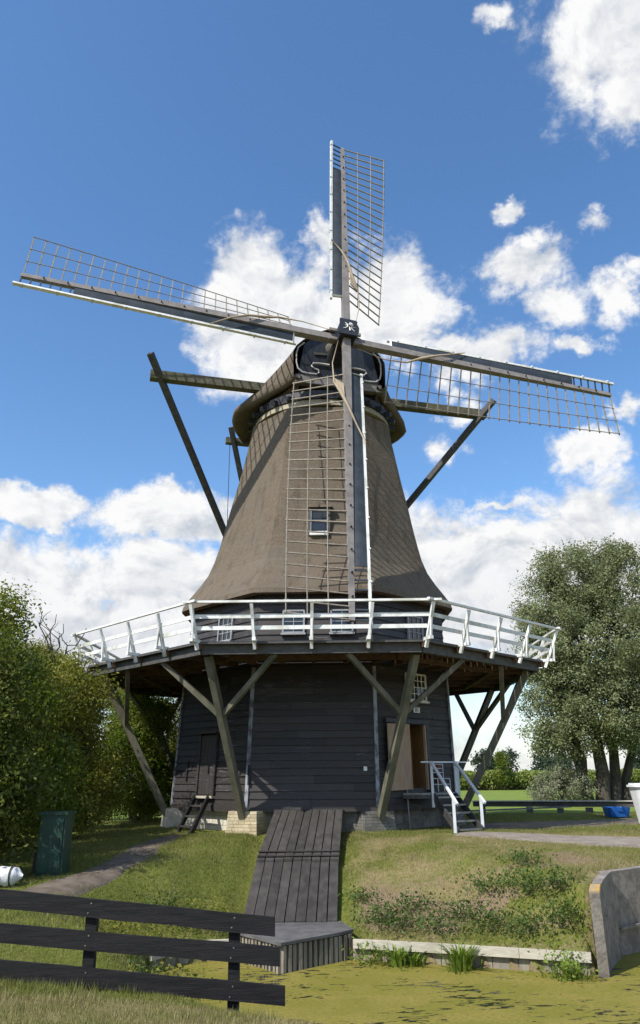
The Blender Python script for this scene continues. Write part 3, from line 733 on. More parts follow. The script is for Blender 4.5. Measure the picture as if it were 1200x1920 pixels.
# ---- gallery
gal = empty('gallery', parent=mill)
AD, AR, ZD, ZR = 7.465, 7.964, 5.02, 6.03
NP = 14
for k in range(8):
    for i in range(NP):
        a0 = 4.47 + (AD - 4.47) * i / NP + .007; a1 = 4.47 + (AD - 4.47) * (i + 1) / NP - .007
        zz = ZD + random.uniform(-.004, .004); g = .006
        MB().hexa([fpt(k, -a0 * T8 + g, zz - .05, a0), fpt(k, -a1 * T8 + g, zz - .05, a1), fpt(k, a1 * T8 - g, zz - .05, a1), fpt(k, a0 * T8 - g, zz - .05, a0)],
                  [fpt(k, -a0 * T8 + g, zz, a0), fpt(k, -a1 * T8 + g, zz, a1), fpt(k, a1 * T8 - g, zz, a1), fpt(k, a0 * T8 - g, zz, a0)]).build('deck_plank', 'deck_wood', gal)
    n, tg = fdir(k)
    L = 7.28 * T8
    MB().beam(fpt(k, -L, 4.83, 7.28), fpt(k, L, 4.83, 7.28), .13, .26).build('ring_beam', 'dark_beam', gal)
    MB().beam(fpt(k, -AD * T8, 4.995, AD + .02), fpt(k, AD * T8, 4.995, AD + .02), .035, .07).build('edge_board', 'dark_beam', gal)
    L = 5.9 * T8
    MB().beam(fpt(k, -L, 4.80, 5.9), fpt(k, L, 4.80, 5.9), .12, .14).build('inner_beam', 'deck_wood', gal)
    # joists and railing posts: four bays a side
    for i in range(4):
        f = i / 4
        if i == 0:
            out = ov(1, 0, k); out.z = 0; out.normalize(); b0, b1 = ov(AD, 4.96, k), ov(AR, ZR, k); inn = ov(4.45, 4.9, k)
        else:
            s = lambda a: (-1 + 2 * f) * a * T8
            out = n; b0, b1 = fpt(k, s(AD), 4.96, AD), fpt(k, s(AD) * 1.0 + (s(AR) - s(AD)), ZR, AR); inn = fpt(k, s(AD) * .62, 4.9, 4.45)
        base = V3(b0.x, b0.y, 4.9); joist_end = base + out * .02
        MB().beam(V3(inn.x, inn.y, 4.885), joist_end, .11, .15).build('joist', 'deck_wood', gal)
        # white bracket carrying the post, then the leaning post
        p0 = base + out * .05 + V3(0, 0, -.16); 
        pd = (V3(b1.x, b1.y, b1.z) - (base + out * .0)).normalized()
        MB().beam(base + out * -.02 + V3(0, 0, .13), base + out * .40 + V3(0, 0, .13), .10, .09).build('bracket', 'white_paint', gal)
        MB().beam(base + out * .07 + V3(0, 0, -.10), V3(b1.x, b1.y, b1.z - .06), .085, .08, up=out).build('rail_post', 'white_paint', gal)
        MB().beam(base + out * .36 + V3(0, 0, .16), V3(b1.x, b1.y, b1.z).lerp(base + out * .2, .42), .06, .05, up=n).build('stay', 'white_paint', gal)
    # rails
    ex = .22
    MB().beam(fpt(k, -AR * T8 - ex, ZR, AR), fpt(k, AR * T8 + ex, ZR + (.006 if k % 2 else -.006), AR), .09, .06).build('top_rail', 'white_paint', gal)
    for z, w in ((5.66, .11), (5.36, .11)):
        a = AD + .07 + (AR - AD - .07) * (z - 4.8) / (ZR - 4.8) - .05; e = -.03
        tilt = (n * 1.0 + V3(0, 0, -.35)).normalized()
        MB().beam(fpt(k, -a * T8 - e, z, a), fpt(k, a * T8 + e, z, a), .028, w).build('mid_rail', 'white_paint', gal)
for k in range(8):
    c = ov(1, 0, k); c.z = 0; c.normalize()
    foot = ov(4.78, .42, k); top = ov(6.98, 4.72, k)
    MB().beam(foot, top, .19, .20, up=c).build('strut', 'strut_wood', gal)
    mid = foot.lerp(top, .63)
    for kk, sg in ((k, 1), (k - 1, -1)):
        n, tg = fdir(kk); cor = fpt(kk, -sg * 7.22 * T8, 4.72, 7.22); q = cor + tg * sg * 2.0
        MB().beam(mid + (q - mid).normalized() * .1, q, .135, .135, up=c).build('brace', 'strut_wood', gal)

# ---- cap
SY, SI, RO = 0.2728, 0.1987, -0.069
FW = V3(math.sin(SY), -math.cos(SY), 0); RT = V3(math.cos(SY), math.sin(SY), 0); UZ = V3(0, 0, 1)
CC = V3(lean(15.5), 0, 0)
def cp(t, s, z): return CC + FW * t + RT * s + UZ * z
main = [(2.75, 15.40), (3.25, 15.20), (3.54, 15.12), (3.68, 15.20), (3.66, 15.36), (3.40, 15.60), (3.04, 15.92), (2.66, 16.36), (2.26, 16.88), (1.74, 17.44), (1.05, 17.96), (.45, 18.22), (0, 18.28)]
front = [(1.50, 15.86), (1.60, 15.72), (1.74, 15.74), (1.84, 15.86), (1.86, 16.05), (1.86, 16.30), (1.86, 16.6), (1.85, 16.9), (1.74, 17.14), (1.46, 17.42), (1.02, 17.78), (.5, 18.05), (0, 18.14)]
st = [2.62, 2.3, 1.9, 1.5, 1.1, .7, .3, -.1, -.6, -1.1, -1.6, -2.1, -2.6, -3.0, -3.35, -3.58]
rows = []
for t in st:
    b = max(0., min(1., (t - .1) / 2.5)); b = b * b * (3 - 2 * b)
    sc = math.sqrt(max(.001, 1 - (min(0, t) / 3.68) ** 2)); dz = 1.6 * max(0, (-t - 1.2) / 2.4) ** 2
    half = []
    for i, ((w0, z0_), (w1, z1_)) in enumerate(zip(main, front)):
        w, z = w0 + (w1 - w0) * b, z0_ + (z1_ - z0_) * b
        kz = i / (len(main) - 1); z -= dz * kz * .9
        nz = (float(fbm(np.array([t * 2 + 40.]), np.array([i * .9]), 1.0)[0]) - .5) * .06
        half.append((w * sc + nz * (w > .1), z))
    rows.append([cp(t, -w, z) for w, z in half] + [cp(t, w, z) for w, z in reversed(half[:-1])])
cap = MB(); cap.grid(rows)
nn_ = len(rows[0]); b0 = (len(rows) - 1) * nn_
cap = fixn(cap.build('cap', 'thatch', mill, smooth=True))
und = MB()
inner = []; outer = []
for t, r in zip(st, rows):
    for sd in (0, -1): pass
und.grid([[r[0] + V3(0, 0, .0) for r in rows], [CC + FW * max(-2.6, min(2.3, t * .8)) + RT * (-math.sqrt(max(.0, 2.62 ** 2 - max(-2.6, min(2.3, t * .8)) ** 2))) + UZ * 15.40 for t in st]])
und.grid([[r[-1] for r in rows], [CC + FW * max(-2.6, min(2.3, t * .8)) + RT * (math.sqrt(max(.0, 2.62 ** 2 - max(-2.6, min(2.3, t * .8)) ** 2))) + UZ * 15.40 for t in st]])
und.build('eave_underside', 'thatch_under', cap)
# storm board (gable) with white painted scrollwork
gpts = [(w - .12 if w > .2 else w, z - .02) for w, z in front[2:]]
outl = [(-w, z) for w, z in gpts] + [(w, z) for w, z in reversed(gpts[:-1])]
NG = 11
for i in range(NG):
    def hw_at(s): 
        zs = [z for w, z in gpts]; ws = [w for w, z in gpts]
        return float(np.interp(abs(s), ws[::-1], zs[::-1]))
    a, b = -1.68 + 3.36 * i / NG + .004, -1.68 + 3.36 * (i + 1) / NG - .004
    zb = 15.95
    MB().hexa([cp(2.42, a, zb), cp(2.47, a, zb), cp(2.47, b, zb), cp(2.42, b, zb)], [cp(2.42, a, hw_at(a)), cp(2.47, a, hw_at(a)), cp(2.47, b, hw_at(b)), cp(2.42, b, hw_at(b))]).build('gable_plank', 'gable_paint', cap)
MB().beam(cp(2.35, -1.75, 15.80), cp(2.35, 1.75, 15.80), .30, .32).build('wind_beam', 'grey_stock', cap)
for sg in (-1, 1):
    pts = [(1.40, 17.36), (1.64, 17.12), (1.72, 16.86), (1.72, 16.45), (1.66, 16.2), (1.5, 16.06), (1.2, 16.03), (.95, 16.04), (.82, 16.12), (.84, 16.24), (1.0, 16.28), (1.12, 16.38), (1.05, 16.5), (.8, 16.53), (.4, 16.53)]
    MB().tube([cp(2.53, sg * s, z) for s, z in pts], .034, 8).build('white_scroll', 'grey_white', cap, smooth=True)
MB().beam(cp(2.5, -1.0, 16.95), cp(2.5, -.2, 17.02), .05, .10).build('gable_rail', 'dark_beam', cap)
# curb ring and rollers
ring = MB(); rr = []
for r_, z in ((2.55, 14.70), (2.80, 14.70), (2.74, 14.95), (2.55, 14.95)): rr.append([CC + V3(r_ * math.cos(2 * math.pi * i / 48), r_ * math.sin(2 * math.pi * i / 48), z) for i in range(48)])
ring.grid(rr + [rr[0]], closed=True); fixn(ring.build('curb_ring', 'curb_wood', mill, smooth=False))
dr = MB(); rr = []
for r_, z in ((2.2, 14.96), (2.80, 14.96), (2.80, 15.3), (2.2, 15.3)): rr.append([CC + V3(r_ * math.cos(2 * math.pi * i / 48), r_ * math.sin(2 * math.pi * i / 48), z) for i in range(48)])
dr.grid(rr + [rr[0]], closed=True); fixn(dr.build('cap_ring', 'iron', mill))
cl = MB(); cl.add([CC + V3(2.7 * math.cos(2 * math.pi * i / 32), 2.7 * math.sin(2 * math.pi * i / 32), 15.25) for i in range(32)], [tuple(range(32))]); cl.build('cap_floor', 'iron', mill)
for i in range(28):
    t = 2 * math.pi * i / 28; d = V3(math.cos(t), math.sin(t), 0)
    MB().beam(CC + d * 2.70 + UZ * 15.06, CC + d * 3.02 + UZ * 15.0, .16, .16).build('roller_block', 'iron', cap)

# cross beams, tail braces and tail pole behind the tower
SH = V3(0, 0, 0)
long_b = MB().beam(cp(1.0, -7.05, 15.93), cp(1.0, 7.02, 16.08), .34, .34, up=UZ, w2=.34).build('cross_beam', 'mossy_beam', mill)
short_b = MB().beam(cp(-2.3, -3.6, 15.1), cp(-2.3, 3.6, 15.1), .26, .26).build('cross_beam', 'mossy_beam', mill)
tailp = CC - FW * 7.6 + UZ * 6.6
MB().beam(CC - FW * 2.5 + UZ * 16.6, tailp + (tailp - (CC - FW * 2.5 + UZ * 16.6)).normalized() * .9, .38, .38).build('tail_pole', 'mossy_beam', mill)
for sg in (-1, 1):
    a = cp(1.22, sg * 6.78, 16.0); d = (tailp - a).normalized(); MB().beam(a - d * .75, tailp, .20, .22).build('tail_brace', 'dark_beam', mill)
    a = cp(-2.12, sg * 3.3, 15.1); d = (tailp - a).normalized(); MB().beam(a - d * .55, tailp, .18, .20).build('tail_brace', 'dark_beam', mill)
MB().tube([cp(-2.3, -3.42, 15.0), cp(-2.3, -3.42, 8.0)], .014, 6).build('hanging_rope', 'iron', mill)

# ---- windshaft, poll end and sails
AX = V3(math.sin(SY) * math.cos(SI), -math.cos(SY) * math.cos(SI), math.sin(SI)); UPS = RT.cross(AX) * 1.0
if UPS.z < 0: UPS = -UPS
HUB = V3(1.268, -3.782, 17.103); SL, DN = 11.55, .368
shaft = MB().tube([HUB - AX * 3.6, HUB - AX * .7, HUB - AX * .5], [.36, .34, .40], 16).build('windshaft', 'iron', mill, smooth=True)
hubm = MB()
ca, sa = math.cos(RO), math.sin(RO); hx_, hu = RT * ca + UPS * sa, UPS * ca - RT * sa
hubm.beam(HUB - AX * .75, HUB + AX * .30, .62, .62, up=hu)
hubm.build('poll_end', 'iron', shaft)
shield = []
for s, u in ((-.36, .40), (.30, .40), (.36, .34), (.33, .25), (.42, .05), (.40, -.18), (.30, -.36), (-.42, -.36), (-.36, .2)): shield.append((s, u))
sm = MB(); n = len(shield)
sm.add([HUB + AX * .30 + hx_ * s * .95 + hu * u for s, u in shield] + [HUB + AX * .38 + hx_ * s * .95 + hu * u for s, u in shield], [tuple(range(n)), tuple(range(n, 2 * n))] + [(i, (i + 1) % n, n + (i + 1) % n, n + i) for i in range(n)])
fixn(sm.build('poll_plate', 'gable_paint', shaft))
em = MB()
def stroke(pts, w):
    em.tube([HUB + AX * .392 + hx_ * s + hu * u for s, u in pts], w, 6)
stroke([(.00, .16), (.05, .20), (.12, .16), (.14, .10), (.04, .11), (.0, .16)], .030); stroke([(.04, .14), (.10, .13)], .04)
stroke([(-.16, .20), (-.06, .10), (-.06, .0), (-.16, -.09), (-.24, -.12)], [.008, .028, .028, .02, .006])
stroke([(-.17, .06), (-.09, .06)], [.008, .02]); stroke([(.01, .0), (.04, -.18)], [.015, .034]); stroke([(.06, -.02), (.20, -.18)], [.02, .008]); stroke([(.08, .02), (.24, .01)], [.014, .006])
em.build('emblem', 'white_paint', shaft)
mossb = MB().tube([HUB - AX * 1.2 + UZ * .35, HUB - AX * 1.6 + UZ * .55 - RT * .15, HUB - AX * 2.1 + UZ * .45], [.22, .34, .2], 10).build('mossy_hood', 'mossy_beam', shaft, smooth=True)
for sg in (-1, 1):
    MB().beam(HUB - AX * .12 + hx_ * sg * .32 + hu * .22, HUB - AX * .12 + hx_ * sg * .62 + hu * .22, .09, .12, up=hu).build('wedge', 'grey_stock', shaft)
    MB().beam(HUB - AX * .12 + hx_ * sg * .32 - hu * .22, HUB - AX * .12 + hx_ * sg * .62 - hu * .22, .09, .12, up=hu).build('wedge', 'grey_stock', shaft)
LW, TT, TI, UI, LB, PT, PI_, LT, LI = 1.997, .008, .535, 1.958, .56, .22, -.12, 11.706, 1.825
for k in range(4):
    t = k * math.pi / 2 + RO
    U = UPS * math.cos(t) - RT * math.sin(t); Vd = RT * math.cos(t) + UPS * math.sin(t)
    off = -DN if k % 2 else 0.0
    def sp(u, v, n): return HUB + U * u + Vd * v + AX * (n + off)
    def tw_(u): f = (u - UI) / (SL - UI); return TI + (TT - TI) * f
    def ld_(u): f = (u - LI) / (LT - LI); return PI_ + (PT - PI_) * f
    def trail(u, v): th = tw_(u); return sp(u, v * math.cos(th), -v * math.sin(th))
    def lead(u, v): th = ld_(u); return sp(u, -v * math.cos(th), v * math.sin(th))
    sail = MB(); sail.beam(sp(0, 0, 0), sp(5, 0, 0), .27, .28, up=AX, w2=.24, h2=.24); sail.beam(sp(5, 0, 0), sp(SL, 0, 0), .24, .24, up=AX, w2=.15, h2=.14)
    sail = sail.build('sail', 'grey_stock', mill)
    NB = 24
    for i in range(NB):
        u = UI + (SL - .05 - UI) * i / (NB - 1)
        th = tw_(u); up_ = AX * math.cos(th) + Vd * math.sin(th)
        MB().beam(trail(u, .08), trail(u, LW + .05), .036, .045, up=up_).build('lattice_bar', 'lattice_wood', sail)
    for fv in (.36, .68, 1.0):
        m = MB(); us = np.linspace(UI - .05, SL - .02, 14)
        m.tube([trail(float(u), LW * fv) + AX * .028 for u in us], .019 if fv < 1 else .021, 4); m.build('lattice_lath', 'lattice_wood', sail)
    # leading side: slats near the tip, solid boards further in, white front edge
    uo = 9.75
    us = np.linspace(LI + .1, uo, 16)
    def curve(u, f): return lead(float(u), LB * f) + AX * (math.sin(f * math.pi) * .05)
    fr_, bk = [], []
    for f in np.linspace(.17, .94, 6):
        fr_.append([curve(u, f) + AX * .015 for u in us]); bk.append([curve(u, f) - AX * .015 for u in us])
    m = MB(); m.grid(fr_ + bk[::-1] + [fr_[0]]); fixn(m.build('leading_board', 'sail_board', sail))
    # end cap of the boards at the hub side
    m = MB(); m.hexa([lead(LI + .07, .10), lead(LI + .07, .10) + AX * .06, lead(LI + .07, LB) + AX * .06, lead(LI + .07, LB)], [lead(LI + .12, .10), lead(LI + .12, .10) + AX * .10, lead(LI + .12, LB) + AX * .10, lead(LI + .12, LB)]); fixn(m.build('end_board', 'white_paint', sail))
    for i in range(6):
        u = uo + .12 + (LT - .25 - uo) * i / 5.2
        MB().beam(lead(u, .1), lead(u, LB), .05, .04, up=AX).build('lead_slat', 'sail_board', sail)
    us = np.linspace(LI - .02, LT, 12)
    for a_, b_ in zip(us[:-1], us[1:]):
        pass
    m = MB(); e0, e1 = [], []
    rws = []
    for u in us:
        c = lead(float(u), LB); th = ld_(float(u)); dv = (-Vd * math.cos(th) + AX * math.sin(th)); dn = AX * math.cos(th) + Vd * math.sin(th)
        rws.append([c - dv * .045 - dn * .06, c + dv * .04 - dn * .06, c + dv * .04 + dn * .06, c - dv * .045 + dn * .06])
    m.grid(rws, closed=True); m.f.append((0, 1, 2, 3)); nl = (len(rws) - 1) * 4; m.f.append((nl + 3, nl + 2, nl + 1, nl)); fixn(m.build('white_edge', 'white_paint', sail))
    for u in np.linspace(LI + .4, LT - .3, 9):
        c = lead(float(u), LB + .03); MB().beam(c - U * .03, c + U * .03, .06, .18, up=AX).build('edge_clip', 'white_rail', sail)
    for u in np.linspace(3.6, 10.8, 10):
        MB().beam(sp(float(u) - .02, 0, .12), sp(float(u) + .02, 0, .12), .05, .07 + .0 * u, up=AX).build('bolt', 'iron', sail)
    # furled cloth and rope over the stock
    m = MB(); m.tube([lead(5.0, LB + .02) + AX * .12, sp(4.3, -.2, .24), sp(3.7, .05, .27), sp(3.1, .24, .16), sp(2.5, .50, .05), sp(1.6, .55, .03), sp(.5, .34, .10)], [.022, .030, .045, .06, .035, .02, .014], 7)
    m.build('sail_rope', 'rope', sail, smooth=True)
    if k in (2, 0): 
        m = MB(); m.add([sp(2.6, .18, .17), sp(2.35, .50, .10), sp(3.0, .34, .14), sp(3.5, .14, .20)], [(0, 1, 2, 3)]); o = m.build('furled_cloth', 'rope', sail); mo = o.modifiers.new('thick', 'SOLIDIFY'); mo.thickness = .05

# ================================================================== OTHER THINGS
# ---- plank ramp
ramp = empty('plank_ramp', (-.35, -8, 0)); tag(ramp, 'dark plank ramp sloping from the mill down to the landing at the water', 'ramp')
RTOP = [(-1.17, -4.72, .62), (.80, -4.72, .62)]; RMID = [(-1.44, -8.15, -.36), (.57, -8.15, -.36)]; RBOT = [(-1.50, -10.95, -1.19), (.44, -10.95, -1.19)]
def ramp_seg(A, B, n, lift, name):
    for i in range(n):
        f0, f1 = i / n + .004, (i + 1) / n - .004
        g = random.uniform(.0, .006); f1 -= g
        j = random.uniform(-.008, .008)
        L = lambda P, f: Vector(P[0]).lerp(Vector(P[1]), f)
        e = random.uniform(-.02, .03)
        a0, a1, b0, b1 = L(A, f0), L(A, f1), L(B, f0), L(B, f1); d = (b0 - a0).normalized() * e
        z = V3(0, 0, lift + j); th = V3(0, 0, .05)
        fixn(MB().hexa([a0 + z - th, a1 + z - th, b1 + z + d - th, b0 + z + d - th], [a0 + z, a1 + z, b1 + z + d, b0 + z + d]).build(name, 'ramp_wood', ramp, ramp))
ramp_seg(RTOP, RMID, 9, .0, 'plank'); ramp_seg([(x, y + .18, z + .045) for x, y, z in RMID], RBOT, 9, -.045, 'plank')
for y, z in ((-7.75, -.215), (-8.02, -.29)): MB().beam((-1.42, y, z), (.58, y, z), .07, .025).build('cleat', 'ramp_wood', ramp, ramp)
for f in (.06, .5, .94):
    L = lambda P: Vector(P[0]).lerp(Vector(P[1]), f) - V3(0, 0, .16)
    MB().beam(L(RTOP), L(RMID), .14, .18).build('stringer', 'ramp_wood', ramp, ramp); MB().beam(L(RMID), L(RBOT), .14, .18).build('stringer', 'ramp_wood', ramp, ramp)
MB().beam((-1.2, -4.68, .52), (.82, -4.68, .52), .12, .22).build('header', 'black_boards', ramp, ramp)

# ---- landing platform with pile skirt
plat = empty('landing_platform', (-.4, -11.8, -1.8)); tag(plat, 'grey wooden landing platform with upright pile skirt at the waterline', 'platform')
PT_ = [(-1.60, -11.75), (-.63, -12.95), (.74, -11.80), (.50, -10.80), (-1.55, -10.80)]
NPp = 7
for i in range(NPp):     # planks running across, clipped to the pointed plan
    y1, y0 = -10.82 - 2.13 * i / NPp, -10.82 - 2.13 * (i + 1) / NPp + .008
    def xr(y):
        xs = []
        for a, b in zip(PT_, PT_[1:] + PT_[:1]):
            if (a[1] - y) * (b[1] - y) <= 0 and a[1] != b[1]: xs.append(a[0] + (b[0] - a[0]) * (y - a[1]) / (b[1] - a[1]))
        return (min(xs), max(xs)) if xs else (-.63, -.62)
    l0, r0_ = xr(max(y0, -12.94)); l1, r1_ = xr(y1)
    z = -1.26 + random.uniform(-.004, .004)
    MB().hexa([(l0, y0, z - .05), (r0_, y0, z - .05), (r1_, y1, z - .05), (l1, y1, z - .05)], [(l0, y0, z), (r0_, y0, z), (r1_, y1, z), (l1, y1, z)]).build('plank', 'platform_top', plat, plat)
def piles(a, b, n, parent, root, z0, z1, w, name='pile', mat='pile_wood', cap=None):
    a, b = Vector((*a, 0)), Vector((*b, 0)); d = (b - a).normalized(); nn2 = V3(d.y, -d.x, 0)
    for i in range(n):
        c = a.lerp(b, (i + .5) / n); j = random.uniform(-.012, .012)
        MB().beam(c + nn2 * j + V3(0, 0, z0), c + nn2 * (j + random.uniform(-.01, .01)) + V3(0, 0, z1 + random.uniform(-.006, .0)), w * random.uniform(.85, 1.05), .07, up=nn2).build(name, mat, parent, root)
    bk = MB().beam(a - nn2 * .07 + V3(0, 0, (z0 + z1) / 2), b - nn2 * .07 + V3(0, 0, (z0 + z1) / 2), .03, z1 - z0 - .02); return bk
i0 = (-1.53, -11.72); tp = (-.63, -12.86); i1 = (.68, -11.80)
piles(i0, tp, 13, plat, plat, -2.1, -1.32, .062).build('backing', 'black_boards', plat, plat)
piles(tp, i1, 14, plat, plat, -2.1, -1.32, .075).build('backing', 'black_boards', plat, plat)

# ---- bank edging
def edging(name, pts, label, board=True):
    e = empty(name, (pts[0][0], pts[0][1], WZ)); tag(e, label, 'edging')
    for a, b in zip(pts[:-1], pts[1:]):
        A, B = Vector((*a, -1.47)), Vector((*b, -1.47)); d = (B - A).normalized() * .004
        MB().beam(A + d, B - d, .075, .15).build('board', 'edge_board', e, e)
        n = max(2, int((B - A).length / .42))
        for i in range(n):
            c = A.lerp(B, (i + .5) / n) + V3(0, .085, 0); w = (B - A).length / n - .012
            MB().beam(c - (B - A).normalized() * w / 2 + V3(0, .0, -.31), c + (B - A).normalized() * w / 2 + V3(0, .0, -.31), .05, .46).build('sheet_board', 'pile_wood', e, e)
    return e
edging('bank_edging', [(.70, -11.92), (2.3, -12.42), (3.6, -12.88), (4.74, -13.30)], 'pale timber edging board along the duckweed bank right of the landing')
edging('bank_edging', [(-1.62, -11.78), (-2.1, -11.88), (-2.6, -12.2), (-2.95, -12.8)], 'curved timber edging board seen between the fence rails')

# ---- concrete culvert wing walls
cw = empty('culvert_wall', (4.9, -13.3, -2)); tag(cw, 'weathered concrete culvert wing wall with orange lichen on its top', 'wall')
def wing(pts_top, th, name, side):
    m = MB(); rows_ = []
    for (x, y, z), (ox, oy) in zip(pts_top, side):
        rows_.append([(x, y, -2.4), (x, y, z), (x + ox * th, y + oy * th, z), (x + ox * th, y + oy * th, -2.4)])
    m.grid(rows_); m.f.append((0, 1, 2, 3)); l = (len(rows_) - 1) * 4; m.f.append((l + 3, l + 2, l + 1, l)); return fixn(m.build(name, 'concrete', cw, cw))
wl = wing([(4.79, -13.42, -.46), (4.96, -13.0, -.40), (5.18, -12.6, -.33), (5.42, -12.2, -.29), (5.60, -11.9, -.28)], .19, 'wing_wall', [(1, .1)] * 5)
fixn(MB().hexa([(5.58, -12.02, -2.4), (8.26, -10.02, -2.4), (8.1, -9.75, -2.4), (5.58, -11.7, -2.4)], [(5.58, -11.94, -.30), (8.22, -9.95, -.32), (8.1, -9.75, -.32), (5.58, -11.7, -.30)]).build('back_wall', 'concrete', cw, cw))
MB().beam((5.8, -11.91, -1.28), (8.24, -10.08, -1.28), .05, .05).build('wall_ledge', 'concrete', cw, cw)
m = MB()
rows_ = []
for x, y, z in ((4.80, -13.40, -.455), (4.90, -13.15, -.418), (4.98, -12.97, -.39)): rows_.append([(x - .012, y, z + .0), (x - .005, y, z + .022), (x + .185, y + .02, z + .022), (x + .197, y + .02, z)])
m.grid(rows_); m.f.append((0, 1, 2, 3)); fixn(m.build('lichen_cap', 'lichen', cw, cw))

# ---- black three-rail fence
fen = empty('rail_fence', (-2.6, -18.3, -.7)); tag(fen, 'black three-rail plank fence in the foreground', 'fence')
FY = -18.32
for x, zf, zt in ((-4.35, -.55, .24), (-2.58, -.72, .12), (-.93, -1.0, .01)):
    MB().beam((x, FY + .09, zf - .3), (x - .01, FY + .09, zt), .125, .115, up=(0, 1, 0)).build('post', 'fence_black', fen, fen)
for za, zb, xe in ((.28, -.10, -.47), (-.095, -.40, -.41), (-.44, -.79, -.35)):
    # each rail: left end beyond the picture, right end past the right post
    A, B = V3(-5.3, FY, za + .10), V3(xe, FY, zb)
    m = MB(); rows_ = []
    for i in range(9):
        c = A.lerp(B, i / 8) + V3(0, random.uniform(-.006, .006), random.uniform(-.008, .008)); h = .19 + random.uniform(-.006, .006)
        rows_.append([c + V3(0, -.025, -h / 2), c + V3(0, .022, -h / 2), c + V3(0, .022, h / 2), c + V3(0, -.025, h / 2)])
    m.grid(rows_, closed=True); m.f.append((0, 1, 2, 3)); m.f.append((35, 34, 33, 32)); r_ = fixn(m.build('rail', 'fence_black', fen, fen))
    for x in (-2.60, -.95):
        f = (x - A.x) / (B.x - A.x); c = A.lerp(B, f)
        for dz in (-.05, .05): MB().tube([c + V3(dz * .3, -.024, dz), c + V3(dz * .3, -.031, dz)], .009, 6).build('nail', 'metal_grey', r_, fen)

# ---- metal stairs with white handrails
stp = empty('metal_stairs', (4.1, -4.6, 0)); tag(stp, 'dark metal stairs with white handrails leading up to the open mill door', 'stairs')
TL, TR, BL, BR = V3(3.55, -4.05, 1.02), V3(4.30, -3.50, 1.02), V3(3.95, -5.55, .0), V3(4.72, -5.15, .0)
wa, wb = D1(-.80, 1.02, .07), D1(.62, 1.02, .07)
poly = [(wa.x, wa.y), (TL.x - .35, TL.y - .10), (TL.x, TL.y), (TR.x, TR.y), (wb.x, wb.y)]
fixn(MB().prism(poly, .97, 1.02).build('landing', 'metal_grey', stp, stp)); fixn(MB().prism([(x * .995, y * .995) for x, y in poly], .86, .968).build('landing_frame', 'galv_dark', stp, stp))
for i in range(5):
    f = (i + .6) / 5; a, b = TL.lerp(BL, f), TR.lerp(BR, f); d = (BL - TL); d.z = 0; d = d.normalized()
    fixn(MB().hexa([a - d * .13 - V3(0, 0, .03), b - d * .13 - V3(0, 0, .03), b + d * .12 - V3(0, 0, .03), a + d * .12 - V3(0, 0, .03)], [a - d * .13, b - d * .13, b + d * .12, a + d * .12]).build('step', 'galv_dark', stp, stp))
    MB().beam(a + d * .125, b + d * .125, .02, .05).build('nosing', 'metal_grey', stp, stp)
for a, b in ((TL, BL), (TR, BR)): MB().beam(a + V3(0, 0, -.10), b + V3(0, 0, .02), .05, .22).build('stringer', 'galv_dark', stp, stp)
def rails(a, b, za, zb):
    MB().beam(a + V3(0, 0, -.4), a + V3(0, 0, .88), .075, .075).build('rail_post', 'white_rail', stp, stp)
    q = b.lerp(a, .06); MB().beam(V3(q.x, q.y, 0), V3(q.x, q.y, .92), .075, .075).build('rail_post', 'white_rail', stp, stp)
    d = (V3(q.x, q.y, .92) - (a + V3(0, 0, .88))); e = V3(q.x, q.y, .92) + d.normalized() * .30
    MB().beam(a + V3(0, 0, .88), e, .07, .06).build('handrail', 'white_rail', stp, stp)
off_ = V3(-.03, -.02, 0)
rails(TL + off_, BL + off_ + V3(-.02, 0, 0), 0, 0); rails(TR + V3(.05, .03, 0), BR + V3(.05, .03, 0), 0, 0)
MB().beam(TL + V3(-.35, -.1, .88), TR + V3(.45, .33, .88), .04, .04).build('cross_rail', 'white_rail', stp, stp)
MB().beam(TR + V3(.08, .05, -.25), TR + V3(.08, .05, .84), .20, .03, up=(.6, -.8, 0)).build('side_panel', 'pale_panel', stp, stp)
gb = D1(.55, 1.05, .35)
for i in range(4): MB().tube([D1(.52 + .18 * i, 1.04, .16 + .1 * i), D1(.52 + .18 * i, 1.86 - (.0 if i in (0, 2) else .45), .16 + .1 * i)], .014, 6).build('grille_bar', 'white_rail', stp, stp)
for z in (1.25, 1.42, 1.60, 1.72, 1.85): MB().tube([D1(.52, z, .16), D1(.52 + (.54 if z < 1.5 else .36), z, .16 + (.3 if z < 1.5 else .2))], .013, 6).build('grille_bar', 'white_rail', stp, stp)
MB().beam(D1(1.0, 1.3, .08), D1(1.0, 1.88, .08), .16, .05, up=n1).build('red_box', 'red_brown', stp, stp)

# ---- short wooden steps at the left door
wst = empty('wooden_steps', (-3.5, -4.6, 0)); tag(wst, 'short dark wooden step ladder up to the dark door left of the ramp', 'steps')
a0, a1 = D7(-.42, .93, .20), D7(.28, .93, .20); b0, b1 = V3(-4.02, -4.42, -.06), V3(-3.55, -5.05, -.06)
for a, b in ((a0, b0), (a1, b1)): MB().beam(a, b, .06, .19).build('stringer', 'fence_black', wst, wst)
for f in (.22, .5, .76): MB().beam(a0.lerp(b0, f), a1.lerp(b1, f), .22, .04, up=(0, 0, 1)).build('tread', 'ramp_wood', wst, wst)

